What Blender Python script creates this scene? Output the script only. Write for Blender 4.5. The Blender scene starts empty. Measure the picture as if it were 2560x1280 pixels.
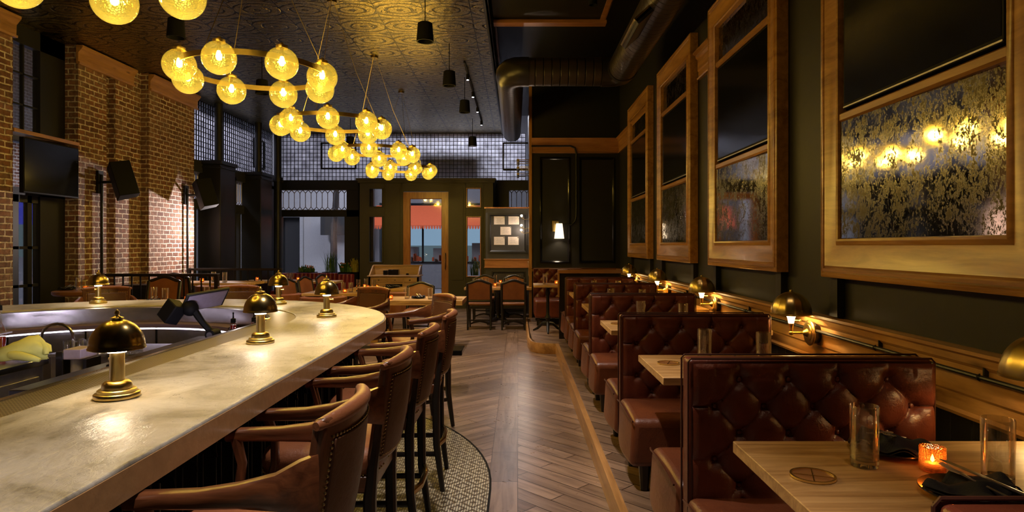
import bpy, bmesh, math, random
from math import pi, sin, cos, radians, sqrt, atan2
from mathutils import Vector, Matrix
random.seed(7)
sc = bpy.context.scene
col = sc.collection
EYE = 1.6

# ------------------------------------------------------------------ materials
def nt(name):
    m = bpy.data.materials.new(name); m.use_nodes = True
    t = m.node_tree; t.nodes.clear()
    o = t.nodes.new('ShaderNodeOutputMaterial')
    return m, t, o
def N(t, kind, **kw):
    n = t.nodes.new('ShaderNode' + kind)
    for k, v in kw.items():
        if k in n.inputs: n.inputs[k].default_value = v
        else: setattr(n, k, v)
    return n
def L(t, a, b): t.links.new(a, b)
def c4(c): return (c[0], c[1], c[2], 1.0)
def bsdf(t, o, base=(.5,.5,.5), rough=.5, metal=0, spec=.5, **kw):
    b = N(t, 'BsdfPrincipled')
    b.inputs['Base Color'].default_value = c4(base); b.inputs['Roughness'].default_value = rough
    b.inputs['Metallic'].default_value = metal; b.inputs['Specular IOR Level'].default_value = spec
    for k, v in kw.items(): b.inputs[k.replace('_', ' ')].default_value = v
    L(t, b.outputs[0], o.inputs[0]); return b
def coords(t, scale=(1,1,1), rot=(0,0,0), loc=(0,0,0)):
    tc = N(t, 'TexCoord'); mp = N(t, 'Mapping')
    mp.inputs['Scale'].default_value = scale; mp.inputs['Rotation'].default_value = rot; mp.inputs['Location'].default_value = loc
    L(t, tc.outputs['Object'], mp.inputs[0]); return mp.outputs[0]
def noise(t, v, scale, detail=4, rough=.55, dist=0):
    n = N(t, 'TexNoise'); n.inputs['Scale'].default_value = scale; n.inputs['Detail'].default_value = detail
    n.inputs['Roughness'].default_value = rough; n.inputs['Distortion'].default_value = dist
    if v is not None: L(t, v, n.inputs['Vector'])
    return n.outputs['Fac']
def ramp(t, f, stops):
    r = N(t, 'ValToRGB'); e = r.color_ramp.elements
    while len(e) < len(stops): e.new(.5)
    for i, (p, c) in enumerate(stops): e[i].position = p; e[i].color = c4(c)
    L(t, f, r.inputs[0]); return r.outputs[0]
def mixc(t, f, a, b, mode='MIX'):
    m = N(t, 'Mix', data_type='RGBA', blend_type=mode)
    for s, x in ((0, f), (6, a), (7, b)):
        if isinstance(x, (int, float)): m.inputs[s].default_value = x
        elif isinstance(x, tuple): m.inputs[s].default_value = c4(x)
        else: L(t, x, m.inputs[s])
    return m.outputs[2]
def math_(t, op, a, b=0.0):
    m = N(t, 'Math', operation=op)
    for i, x in enumerate((a, b)):
        if isinstance(x, (int, float)): m.inputs[i].default_value = x
        else: L(t, x, m.inputs[i])
    return m.outputs[0]
def bump(t, b, h, strength=.3, dist=.01):
    n = N(t, 'Bump'); n.inputs['Strength'].default_value = strength; n.inputs['Distance'].default_value = dist
    L(t, h, n.inputs['Height']); L(t, n.outputs[0], b.inputs['Normal']); return n
MAT = {}
def flat(name, base, rough=.5, metal=0, spec=.5, nz=0, ns=30, **kw):
    m, t, o = nt(name); b = bsdf(t, o, base, rough, metal, spec, **kw)
    v = coords(t); f = noise(t, v, ns)
    L(t, mixc(t, f, tuple(c*.8 for c in base), tuple(min(1, c*1.2) for c in base)), b.inputs['Base Color'])
    if nz: bump(t, b, f, nz, .005)
    MAT[name] = m; return m
def emit(name, color, strength):
    m, t, o = nt(name); e = N(t, 'Emission'); e.inputs[0].default_value = c4(color); e.inputs[1].default_value = strength
    L(t, e.outputs[0], o.inputs[0]); MAT[name] = m; return m
def wood(name, dark, light, rough=.35, axis='X', s=1.0, knots=True, coat=.2, bs=.12):
    m, t, o = nt(name); b = bsdf(t, o, light, rough, 0, .5); b.inputs['Coat Weight'].default_value = coat; b.inputs['Coat Roughness'].default_value = .25
    k = {'X': (.9*s, 9*s, 9*s), 'Y': (9*s, .9*s, 9*s), 'Z': (9*s, 9*s, .9*s)}[axis]
    v = coords(t, k)
    f = noise(t, v, 1.6, 6, .6, 1.2); g = noise(t, v, 9, 5, .7, .3)
    c = ramp(t, f, [(.33, tuple(x*.8 for x in dark)), (.5, tuple((a+d)/2 for a, d in zip(light, dark))), (.66, light)])
    c = mixc(t, math_(t, 'MULTIPLY', g, .6), c, tuple(x*.55 for x in dark))
    if knots:
        v2 = coords(t, {'X': (2.2, 8, 8), 'Y': (8, 2.2, 8), 'Z': (8, 8, 2.2)}[axis])
        vo = N(t, 'TexVoronoi'); vo.inputs['Scale'].default_value = .8; L(t, v2, vo.inputs['Vector'])
        kn = ramp(t, vo.outputs['Distance'], [(.03, (1,1,1)), (.13, (0,0,0))])
        c = mixc(t, kn, c, tuple(x*.35 for x in dark))
    L(t, c, b.inputs['Base Color']); bump(t, b, g, bs, .004)
    MAT[name] = m; return m
wood('oak', (.46,.24,.08), (.82,.53,.23), .38, bs=.2)
wood('oak_y', (.36,.19,.07), (.62,.38,.17), .4, 'Y')
wood('frame_wood', (.34,.15,.035), (.60,.32,.09), .3, 'Y', .7, False, .35)
wood('frame_wood_z', (.34,.15,.035), (.60,.32,.09), .3, 'Z', .7, False, .35)
wood('trim_wood', (.28,.11,.035), (.48,.22,.075), .35, 'X', .7, False, .25)
wood('trim_wood_y', (.36,.17,.05), (.6,.33,.12), .38, 'Y', .6, True, .2)
wood('walnut', (.09,.028,.011), (.25,.085,.03), .28, 'Y', 1.3, False, .4)
wood('walnut_z', (.07,.024,.010), (.19,.066,.026), .3, 'Z', 1.3, False, .4)
wood('desk_wood', (.34,.19,.08), (.5,.31,.15), .45, 'X', 1, False, .1)
wood('door_wood', (.34,.12,.035), (.55,.22,.06), .35, 'Z', .8, False, .3)
flat('black_wood', (.012,.009,.008), .32, 0, .5)
flat('black_paint', (.010,.010,.009), .42, 0, .4)
flat('black_gloss', (.005,.005,.006), .14, 0, .25)
flat('black_matte', (.005,.005,.006), .65, 0, .15)
flat('charcoal', (.03,.031,.034), .5)
flat('bar_panel', (.66,.62,.54), .45)
flat('olive_paint', (.015,.0145,.010), .5, 0, .35, .05, 60)
flat('far_paint', (.036,.031,.018), .5)
flat('iron', (.012,.012,.012), .4, .4)
flat('duct_black', (.03,.026,.024), .32, .5)
flat('plaster', (.05,.05,.05), .8)
flat('slate_dark', (.02,.02,.024), .5)
flat('napkin', (.018,.019,.028), .85, 0, .3, .25, 220)
flat('plate_black', (.012,.012,.012), .2)
flat('steel', (.55,.53,.55), .22, 1)
flat('steel_dark', (.42,.40,.45), .42, .85)
flat('silver', (.82,.82,.88), .28, 1)
flat('brass', (.56,.43,.17), .30, 1, nz=0)
flat('brass_dark', (.42,.31,.12), .24, 1)
flat('brass_bright', (.74,.57,.25), .3, 1)
flat('bronze_cut', (.15,.10,.05), .5, .6)
flat('leather_piping', (.06,.018,.010), .35)
flat('purple_mat', (.13,.09,.24), .7, 0, .5, .8, 160)
flat('glove', (.62,.62,.16), .5, 0, .4, .2, 14)
flat('paper', (.62,.57,.52), .7)
flat('white_ceramic', (.6,.57,.6), .4)
flat('lilac_plastic', (.42,.36,.50), .4)
flat('preserve_orange', (.55,.16,.03), .4, 0, .5, .4, 60)
flat('citrus_yellow', (.7,.4,.05), .4, 0, .5, .4, 60)
flat('herb_green', (.05,.08,.02), .6, 0, .5, .5, 80)
flat('liquid_red', (.35,.02,.02), .15)
flat('leaf_green', (.06,.14,.03), .5)
flat('leaf_yellow', (.42,.36,.05), .5)
flat('blossom_pink', (.6,.25,.2), .6)
flat('burgundy', (.17,.018,.022), .3, 0, .5, .1, 30)
flat('grey_wall_out', (.15,.15,.165), .8)
flat('pave_out', (.19,.20,.22), .55)
flat('awning_red', (.60,.10,.03), .8)
flat('awning_blue', (.05,.06,.30), .8)
flat('dark_out', (.02,.02,.022), .7)
flat('cream_out', (.40,.40,.42), .8)
flat('candle_wax', (.8,.7,.5), .5)

def leather(name, a, b_, rough=.34, s=1):
    m, t, o = nt(name); b = bsdf(t, o, a, rough, 0, .5)
    v = coords(t); f = noise(t, v, 3.5*s, 5, .6); g = noise(t, v, 26*s, 6, .65, 1.5); h = noise(t, v, 150*s, 2)
    L(t, ramp(t, f, [(.3, a), (.7, b_)]), b.inputs['Base Color'])
    hh = math_(t, 'ADD', g, math_(t, 'MULTIPLY', h, .25))
    bump(t, b, hh, .28, .008)
    r = math_(t, 'ADD', math_(t, 'MULTIPLY', g, .25), rough-.12); L(t, r, b.inputs['Roughness'])
    MAT[name] = m; return m
leather('leather_oxblood', (.075,.015,.008), (.155,.034,.015), .33)
leather('leather_seat', (.085,.024,.011), (.17,.05,.019), .34)
leather('leather_tan', (.19,.062,.024), (.30,.11,.045), .38)
leather('leather_dark', (.07,.028,.014), (.12,.05,.025), .4)

def brick(name):
    m, t, o = nt(name); b = bsdf(t, o, (.3,.1,.05), .85, 0, .25)
    tc = N(t, 'TexCoord'); sp = N(t, 'SeparateXYZ'); L(t, tc.outputs['Object'], sp.inputs[0])
    cb = N(t, 'CombineXYZ'); L(t, math_(t, 'ADD', sp.outputs[1], sp.outputs[0]), cb.inputs[0]); L(t, sp.outputs[2], cb.inputs[1])
    wob = noise(t, tc.outputs['Object'], 6, 3)
    vm = N(t, 'VectorMath', operation='ADD'); L(t, cb.outputs[0], vm.inputs[0])
    cw = N(t, 'CombineXYZ'); L(t, math_(t, 'MULTIPLY', math_(t, 'SUBTRACT', wob, .5), .03), cw.inputs[0]); L(t, math_(t, 'MULTIPLY', math_(t, 'SUBTRACT', wob, .5), .03), cw.inputs[1]); L(t, cw.outputs[0], vm.inputs[1])
    br = N(t, 'TexBrick'); L(t, vm.outputs[0], br.inputs['Vector'])
    for k, v in (('Scale', 1), ('Brick Width', .205), ('Row Height', .082), ('Mortar Size', .013), ('Mortar Smooth', .35), ('Bias', 0)): br.inputs[k].default_value = v
    br.inputs['Color1'].default_value = c4((.30,.135,.075)); br.inputs['Color2'].default_value = c4((.14,.062,.042)); br.inputs['Mortar'].default_value = c4((.74,.64,.54))
    n1 = noise(t, tc.outputs['Object'], 2.2, 6, .65); n2 = noise(t, tc.outputs['Object'], 14, 5, .7)
    c = mixc(t, ramp(t, n1, [(.40, (0,0,0)), (.70, (.6,.6,.6))]), br.outputs['Color'], (.33,.24,.17))
    c = mixc(t, ramp(t, n2, [(.44, (0,0,0)), (.72, (.8,.8,.8))]), c, (.05,.032,.022))
    L(t, c, b.inputs['Base Color'])
    h = math_(t, 'ADD', math_(t, 'MULTIPLY', br.outputs['Fac'], -1), math_(t, 'MULTIPLY', n2, .6))
    bump(t, b, h, .9, .015); MAT[name] = m
brick('brick')

def floor_mat():
    m, t, o = nt('parquet'); b = bsdf(t, o, (.3,.18,.1), .3, 0, .5)
    tc = N(t, 'TexCoord'); sp = N(t, 'SeparateXYZ'); L(t, tc.outputs['Object'], sp.inputs[0])
    X, Y = sp.outputs[0], sp.outputs[1]
    def brk(rot, w, h, loc=(0,0,0)):
        mp = N(t, 'Mapping'); mp.inputs['Rotation'].default_value = (0,0,rot); mp.inputs['Location'].default_value = loc
        L(t, tc.outputs['Object'], mp.inputs[0])
        br = N(t, 'TexBrick'); L(t, mp.outputs[0], br.inputs['Vector'])
        for k, v in (('Scale', 1), ('Brick Width', w), ('Row Height', h), ('Mortar Size', .004), ('Mortar Smooth', .2)): br.inputs[k].default_value = v
        br.inputs['Color1'].default_value = c4((.32,.21,.14)); br.inputs['Color2'].default_value = c4((.15,.095,.062)); br.inputs['Mortar'].default_value = c4((.02,.012,.008))
        mp2 = N(t, 'Mapping'); mp2.inputs['Rotation'].default_value = (0,0,rot); mp2.inputs['Scale'].default_value = (1.2,14,1)
        # mapping applies scale before rotation, so rotate first then stretch
        L(t, tc.outputs['Object'], mp2.inputs[0])
        mp3 = N(t, 'Mapping'); mp3.inputs['Scale'].default_value = (1.3,16,1); L(t, mp.outputs[0], mp3.inputs[0])
        g = noise(t, mp3.outputs[0], 1.5, 4, .55, .8)
        return mixc(t, ramp(t, g, [(.42, (0,0,0)), (.66, (.6,.6,.6))]), br.outputs['Color'], (.07,.04,.025)), br.outputs['Fac'], g
    cr, fr, gr = brk(radians(45), .9, .13); cl, fl, gl = brk(radians(-42), .9, .13); cm, fm, gm = brk(radians(90), .62, .2, (0,0,0))
    right = math_(t, 'GREATER_THAN', X, 0.0); mid = math_(t, 'MULTIPLY', math_(t, 'GREATER_THAN', X, -.2), math_(t, 'LESS_THAN', X, 0.0))
    far = math_(t, 'LESS_THAN', Y, 12.6)
    mid = math_(t, 'MULTIPLY', mid, far)
    c = mixc(t, right, cl, cr); c = mixc(t, mid, c, cm)
    fac = math_(t, 'ADD', math_(t, 'MULTIPLY', fl, math_(t, 'SUBTRACT', 1, right)), math_(t, 'MULTIPLY', fr, right))
    fac = math_(t, 'ADD', math_(t, 'MULTIPLY', fac, math_(t, 'SUBTRACT', 1, mid)), math_(t, 'MULTIPLY', fm, mid))
    L(t, c, b.inputs['Base Color'])
    gg = math_(t, 'ADD', gl, gr)
    L(t, math_(t, 'ADD', .20, math_(t, 'MULTIPLY', gg, .10)), b.inputs['Roughness'])
    h = math_(t, 'ADD', math_(t, 'MULTIPLY', fac, -1.4), math_(t, 'MULTIPLY', gg, .35))
    bump(t, b, h, .3, .004); MAT['parquet'] = m
floor_mat()

def mosaic():
    m, t, o = nt('mosaic'); b = bsdf(t, o, (.3,.3,.2), .4, 0, .5)
    tc = N(t, 'TexCoord'); sp = N(t, 'SeparateXYZ'); L(t, tc.outputs['Object'], sp.inputs[0])
    X, Y = sp.outputs[0], sp.outputs[1]
    P = .185
    def tri(a, p):   # distance to nearest multiple
        return math_(t, 'ABSOLUTE', math_(t, 'SUBTRACT', math_(t, 'FRACT', math_(t, 'DIVIDE', a, p)), .5))
    d = math_(t, 'ADD', tri(X, P), tri(Y, P))      # 0..1 diamond metric
    ring = math_(t, 'FRACT', math_(t, 'MULTIPLY', d, 3.0))
    dark = math_(t, 'LESS_THAN', ring, .42)
    vo = N(t, 'TexVoronoi'); vo.inputs['Scale'].default_value = 62; vo.inputs['Randomness'].default_value = .12; L(t, tc.outputs['Object'], vo.inputs['Vector'])
    cell = ramp(t, vo.outputs['Distance'], [(.40, (1,1,1)), (.50, (0,0,0))])
    c = mixc(t, dark, (.66,.60,.42), (.13,.075,.03))
    n = noise(t, tc.outputs['Object'], 40, 2)
    c = mixc(t, math_(t, 'MULTIPLY', n, .5), c, (.14,.11,.06))
    c = mixc(t, cell, (.035,.03,.02), c)
    L(t, c, b.inputs['Base Color']); bump(t, b, cell, .4, .003); MAT['mosaic'] = m
mosaic()

def tin():
    m, t, o = nt('tin'); b = bsdf(t, o, (.05,.035,.015), .3, 1, .5)
    tc = N(t, 'TexCoord'); sp = N(t, 'SeparateXYZ'); L(t, tc.outputs['Object'], sp.inputs[0])
    X, Y = sp.outputs[0], sp.outputs[1]; P = .61
    wob = noise(t, tc.outputs['Object'], 9, 4, .6)
    def cen(a): return math_(t, 'SUBTRACT', math_(t, 'FRACT', math_(t, 'DIVIDE', a, P)), .5)
    fx, fy = cen(X), cen(Y)
    r = math_(t, 'SQRT', math_(t, 'ADD', math_(t, 'MULTIPLY', fx, fx), math_(t, 'MULTIPLY', fy, fy)))
    leafy = noise(t, tc.outputs['Object'], 5.5, 3, .5, 2.2)
    def lines(v, wd): return ramp(t, math_(t, 'ABSOLUTE', math_(t, 'SUBTRACT', math_(t, 'FRACT', v), .5)), [(wd*.5, (1,1,1)), (wd, (0,0,0))])
    scroll = lines(math_(t, 'MULTIPLY', leafy, 11), .20)
    ex = math_(t, 'SQRT', math_(t, 'ADD', math_(t, 'MULTIPLY', math_(t, 'MULTIPLY', fx, fx), .5), math_(t, 'MULTIPLY', fy, fy)))
    ring = lines(math_(t, 'MULTIPLY', math_(t, 'ADD', ex, math_(t, 'MULTIPLY', wob, .10)), 6), .16)
    seam = math_(t, 'MAXIMUM', math_(t, 'GREATER_THAN', math_(t, 'ABSOLUTE', fx), .488), math_(t, 'GREATER_THAN', math_(t, 'ABSOLUTE', fy), .488))
    k = math_(t, 'MAXIMUM', math_(t, 'MAXIMUM', scroll, ring), seam)
    h = math_(t, 'ADD', math_(t, 'MULTIPLY', k, -1), math_(t, 'MULTIPLY', wob, 1.5))
    bump(t, b, h, .8, .010)
    L(t, mixc(t, k, (.34,.265,.10), (.02,.015,.008)), b.inputs['Base Color'])
    MAT['tin'] = m
tin()

def stone():
    m, t, o = nt('stone'); b = bsdf(t, o, (.5,.42,.3), .2, 0, .5)
    v = coords(t, (1, .8, 1)); f = noise(t, v, 3.2, 8, .62, 1.6); g = noise(t, coords(t, (9,4,9)), 5, 6, .7, .8)
    v2 = noise(t, v, 7, 7, .7, 3)
    c = ramp(t, f, [(.30, (.13,.115,.09)), (.43, (.32,.295,.245)), (.57, (.46,.435,.385)), (.72, (.26,.225,.17))])
    c = mixc(t, ramp(t, v2, [(.60, (0,0,0)), (.72, (.6,.6,.6))]), c, (.16,.11,.06))
    L(t, c, b.inputs['Base Color'])
    L(t, math_(t, 'ADD', .19, math_(t, 'MULTIPLY', g, .24)), b.inputs['Roughness'])
    bump(t, b, g, .34, .007); MAT['stone'] = m
stone()

flat('stone_lit_edge', (.40,.23,.10), .3, 0, .5, .3, 22)  # same stone as the top; amber look of the lit edge put into colour
def perforated():
    m, t, o = nt('perforated'); b = bsdf(t, o, (.5,.45,.36), .3, .9)
    vo = N(t, 'TexVoronoi'); vo.inputs['Scale'].default_value = 78; vo.inputs['Randomness'].default_value = 0; L(t, coords(t), vo.inputs['Vector'])
    c = ramp(t, vo.outputs['Distance'], [(.28, (.01,.01,.01)), (.36, (.5,.44,.34))])
    L(t, c, b.inputs['Base Color']); bump(t, b, vo.outputs['Distance'], .5, .003); MAT['perforated'] = m
perforated()

def mirror():
    m, t, o = nt('antique_mirror'); b = bsdf(t, o, (.5,.5,.5), .06, 1)
    v = coords(t, (1,1,.7)); f = noise(t, v, 15, 12, .85, .2); g = noise(t, v, 75, 8, .8, .1); w = noise(t, v, 3, 3)
    k = math_(t, 'ADD', math_(t, 'MULTIPLY', f, .55), math_(t, 'ADD', math_(t, 'MULTIPLY', g, .45), math_(t, 'MULTIPLY', w, .12)))
    mask = ramp(t, k, [(.555, (0,0,0)), (.59, (1,1,1))])
    L(t, mixc(t, mask, (.50,.48,.45), (.045,.038,.028)), b.inputs['Base Color'])
    L(t, math_(t, 'ADD', .03, math_(t, 'MULTIPLY', mask, .35)), b.inputs['Roughness'])
    bump(t, b, k, .03, .002); MAT['antique_mirror'] = m
mirror()

def glass(name, color=(1,1,1), rough=0.0, ior=1.45):
    m, t, o = nt(name); g = N(t, 'BsdfGlass'); g.inputs[0].default_value = c4(color); g.inputs[1].default_value = rough; g.inputs[2].default_value = ior
    L(t, g.outputs[0], o.inputs[0]); MAT[name] = m
glass('glass_clear', (.97,.97,.96))
def thin(name, tint, gl=.06, trans=0.0, tcol=(1,1,1), rough=.05, bumps=0):
    m, t, o = nt(name); a = N(t, 'BsdfTransparent'); a.inputs[0].default_value = c4(tint)
    g = N(t, 'BsdfGlossy'); g.inputs[1].default_value = rough; g.inputs[0].default_value = (1,1,1,1)
    tr = N(t, 'BsdfTranslucent'); tr.inputs[0].default_value = c4(tcol)
    m1 = N(t, 'MixShader'); m1.inputs[0].default_value = trans; L(t, a.outputs[0], m1.inputs[1]); L(t, tr.outputs[0], m1.inputs[2])
    lw = N(t, 'LayerWeight'); lw.inputs[0].default_value = .3
    f = math_(t, 'ADD', gl, math_(t, 'MULTIPLY', lw.outputs['Fresnel'], .5))
    m2 = N(t, 'MixShader'); L(t, f, m2.inputs[0]); L(t, m1.outputs[0], m2.inputs[1]); L(t, g.outputs[0], m2.inputs[2])
    L(t, m2.outputs[0], o.inputs[0])
    if bumps:
        vo = N(t, 'TexVoronoi'); vo.inputs['Scale'].default_value = bumps; L(t, coords(t), vo.inputs['Vector'])
        bb = N(t, 'Bump'); bb.inputs['Strength'].default_value = .6; bb.inputs['Distance'].default_value = .004; L(t, vo.outputs['Distance'], bb.inputs['Height'])
        L(t, bb.outputs[0], g.inputs['Normal'])
    MAT[name] = m
thin('pane', (.93,.94,.95), .03)
thin('globe_amber', (.70,.62,.24), .05, .034, (.80,.72,.14), .12, 60)
thin('votive_glass', (.92,.52,.20), .12, .14, (.9,.48,.16), .1, 200)
thin('thin_clear', (.95,.95,.94), .09)
def wireglass():
    m, t, o = nt('wire_glass')
    tr = N(t, 'BsdfTranslucent'); a = N(t, 'BsdfTransparent'); a.inputs[0].default_value = c4((.5,.5,.55)); g = N(t, 'BsdfGlossy'); g.inputs[1].default_value = .2
    f = noise(t, coords(t, (1,1,1)), 5, 5, .7, .5); L(t, ramp(t, f, [(.3, (.36,.355,.38)), (.7, (.82,.82,.86))]), tr.inputs[0])
    h = noise(t, coords(t), 55, 3, .6, 1.5); bb = N(t, 'Bump'); bb.inputs['Strength'].default_value = .8; bb.inputs['Distance'].default_value = .01; L(t, h, bb.inputs['Height'])
    L(t, bb.outputs[0], g.inputs['Normal']); L(t, bb.outputs[0], tr.inputs['Normal'])
    m1 = N(t, 'MixShader'); m1.inputs[0].default_value = .88; L(t, a.outputs[0], m1.inputs[1]); L(t, tr.outputs[0], m1.inputs[2])
    m2 = N(t, 'MixShader'); m2.inputs[0].default_value = .06; L(t, m1.outputs[0], m2.inputs[1]); L(t, g.outputs[0], m2.inputs[2])
    L(t, m2.outputs[0], o.inputs[0]); MAT['wire_glass'] = m
wireglass()
def shade_mat():
    m, t, o = nt('shade_fabric'); d = N(t, 'BsdfDiffuse'); d.inputs[0].default_value = c4((.8,.72,.6)); tr = N(t, 'BsdfTranslucent'); tr.inputs[0].default_value = c4((.95,.8,.6))
    mx = N(t, 'MixShader'); mx.inputs[0].default_value = .6; L(t, d.outputs[0], mx.inputs[1]); L(t, tr.outputs[0], mx.inputs[2]); L(t, mx.outputs[0], o.inputs[0]); MAT['shade_fabric'] = m
shade_mat()
def spiral(name='spiral_duct'):
    m, t, o = nt(name); b = bsdf(t, o, (.055,.043,.04), .34, .55)
    w = N(t, 'TexWave', wave_type='BANDS', bands_direction='Z'); w.inputs['Scale'].default_value = 2.6; w.inputs['Distortion'].default_value = 0
    L(t, coords(t), w.inputs['Vector'])
    r = ramp(t, w.outputs['Fac'], [(0, (0,0,0)), (.08, (1,1,1))])
    L(t, mixc(t, r, (.008,.007,.006), (.06,.047,.043)), b.inputs['Base Color']); bump(t, b, r, .6, .01); MAT[name] = m
spiral()
def bead():
    m, t, o = nt('beadboard'); b = bsdf(t, o, (.008,.008,.008), .45)
    w = N(t, 'TexWave', wave_type='BANDS', bands_direction='Y'); w.inputs['Scale'].default_value = 2.2; L(t, coords(t), w.inputs['Vector'])
    r = ramp(t, w.outputs['Fac'], [(0, (0,0,0)), (.04, (1,1,1))]); bump(t, b, r, .8, .01); MAT['beadboard'] = m
bead()
emit('bulb_warm', (1,.66,.16), 60)
emit('lamp_collar', (1,.84,.60), 32)
emit('lamp_cone', (1,.68,.28), 15)
emit('flame', (1,.60,.3), 90)
emit('bulb_white', (1,.78,.6), 260)
emit('led_white', (.95,.82,1), 5)
emit('shop_light', (.40,.62,.85), .55)
emit('shop_dim', (.25,.36,.42), .35)
emit('blue_glow', (.08,.10,.75), .5)
emit('shade_glow', (1,.74,.48), 2.4)
emit('pin_light', (.8,.85,1), 30)

# ------------------------------------------------------------------ mesh helpers
class MB:
    def __init__(s): s.bm = bmesh.new()
    def add(s, verts, faces):
        v = [s.bm.verts.new(p) for p in verts]
        for f in faces:
            try: s.bm.faces.new([v[i] for i in f])
            except ValueError: pass
        return v
    def box(s, x0, x1, y0, y1, z0, z1, M=None):
        vs = [Vector((x, y, z)) for z in (z0, z1) for y in (y0, y1) for x in (x0, x1)]
        if M: vs = [M @ v for v in vs]
        s.add(vs, [(0,2,3,1), (4,5,7,6), (0,1,5,4), (2,6,7,3), (0,4,6,2), (1,3,7,5)]); return s
    def loft(s, loops, closed=True, cap=True):
        n = len(loops[0]); rows = [[s.bm.verts.new(p) for p in l] for l in loops]
        for a, b in zip(rows, rows[1:]):
            for i in range(n if closed else n-1):
                j = (i+1) % n
                try: s.bm.faces.new((a[i], a[j], b[j], b[i]))
                except ValueError: pass
        if cap and closed:
            for r in (rows[0][::-1], rows[-1]):
                try: s.bm.faces.new(r)
                except ValueError: pass
        return s
    def lathe(s, prof, n=32, c=(0,0,0), M=None, cap=True):
        loops = []
        for r, z in prof:
            l = [Vector((c[0]+max(r,1e-5)*cos(2*pi*i/n), c[1]+max(r,1e-5)*sin(2*pi*i/n), c[2]+z)) for i in range(n)]
            loops.append([M @ v for v in l] if M else l)
        return s.loft(loops, True, cap)
    def tube(s, pts, r, n=8, closed=False, sec=None):
        pts = [Vector(p) for p in pts]; loops = []; m = len(pts)
        up = None
        for i, p in enumerate(pts):
            a = pts[(i-1) % m] if (closed or i > 0) else p
            b = pts[(i+1) % m] if (closed or i < m-1) else p
            d = (b-a).normalized()
            if up is None:
                up = Vector((0,0,1)) if abs(d.z) < .9 else Vector((1,0,0))
            x = d.cross(up)
            if x.length < 1e-4: x = d.cross(Vector((0,1,0)))
            x.normalize(); y = x.cross(d).normalized(); up = y
            rr = r[i] if isinstance(r, (list, tuple)) else r
            if sec:
                w, h = sec[i] if isinstance(sec[0], (list, tuple)) else sec
                k = [(1,.55), (.55,1), (-.55,1), (-1,.55), (-1,-.55), (-.55,-1), (.55,-1), (1,-.55)]
                loops.append([p + x*w*a_ + y*h*b_ for a_, b_ in k])
            else:
                loops.append([p + x*rr*cos(2*pi*k/n) + y*rr*sin(2*pi*k/n) for k in range(n)])
        if closed:
            loops.append(loops[0]); return s.loft(loops, True, False)
        return s.loft(loops)
    def sphere(s, c, r, u=16, v=10, sc_=(1,1,1)):
        prof = [(r*sin(pi*i/v), -r*cos(pi*i/v)) for i in range(v+1)]
        M = Matrix.Translation(c) @ Matrix.Diagonal((*sc_, 1)); return s.lathe(prof, u, M=M)
    def prism(s, poly, z0, z1, M=None):
        f = lambda x, y, z: (M @ Vector((x, y, z))) if M else Vector((x, y, z))
        return s.loft([[f(x, y, z0) for x, y in poly], [f(x, y, z1) for x, y in poly]])
    def grid(s, fn, nu, nv):
        rows = [[s.bm.verts.new(fn(i/nu, j/nv)) for i in range(nu+1)] for j in range(nv+1)]
        for a, b in zip(rows, rows[1:]):
            for i in range(nu): s.bm.faces.new((a[i], a[i+1], b[i+1], b[i]))
        return s
def obj(name, mb, mat, parent=None, smooth=35, bevel=0, seg=2, weld=True):
    bm = mb.bm
    if weld: bmesh.ops.remove_doubles(bm, verts=bm.verts, dist=2e-5)
    bmesh.ops.recalc_face_normals(bm, faces=bm.faces)
    me = bpy.data.meshes.new(name); bm.to_mesh(me); bm.free()
    me.materials.append(MAT[mat] if isinstance(mat, str) else mat)
    if smooth:
        for p in me.polygons: p.use_smooth = True
        me.set_sharp_from_angle(angle=radians(smooth))
    o = bpy.data.objects.new(name, me); col.objects.link(o)
    if parent is not None: o.parent = parent
    if bevel:
        b = o.modifiers.new('bevel', 'BEVEL'); b.width = bevel; b.segments = seg; b.limit_method = 'ANGLE'; b.angle_limit = radians(50)
    return o
def tag(o, label, cat, group=None, kind=None):
    o['label'] = label; o['category'] = cat
    if group: o['group'] = group
    if kind: o['kind'] = kind
    return o
def thing(name, label, cat, loc=(0,0,0), rz=0, group=None):
    o = bpy.data.objects.new(name, None); col.objects.link(o); o.location = loc; o.rotation_euler = (0,0,rz)
    o.empty_display_size = .1
    return tag(o, label, cat, group)
def struct(name, mb, mat, parent=None, **kw):
    o = obj(name, mb, mat, parent, **kw)
    if parent is None: o['kind'] = 'structure'
    return o
def sbox(name, mat, x0, x1, y0, y1, z0, z1, parent=None, **kw): return struct(name, MB().box(x0,x1,y0,y1,z0,z1), mat, parent, **kw)
KIDS = {}
def kids(o): return [c for c in col.objects if c.parent is o]
def dup(root, loc, rz=None, label=None, group=None, scale=None):
    r = root.copy(); col.objects.link(r); r.location = loc
    if rz is not None: r.rotation_euler = (0,0,rz)
    if label: r['label'] = label
    if group: r['group'] = group
    if scale: r.scale = scale
    for ch in kids(root):
        c = ch.copy(); col.objects.link(c); c.parent = r
        for g in kids(ch):
            d = g.copy(); col.objects.link(d); d.parent = c
    return r
def mirror_glass(n): pass
def light(kind, name, loc, power, color, radius=.02, rot=None, parent=None, **kw):
    l = bpy.data.lights.new(name, kind); l.energy = power; l.color = color
    if kind == 'AREA':
        l.shape = 'RECTANGLE'; l.size, l.size_y = radius
    else: l.shadow_soft_size = radius
    for k, v in kw.items(): setattr(l, k, v)
    o = bpy.data.objects.new(name, l); col.objects.link(o); o.location = loc
    if rot: o.rotation_euler = rot
    if parent is not None: o.parent = parent
    return o
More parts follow.
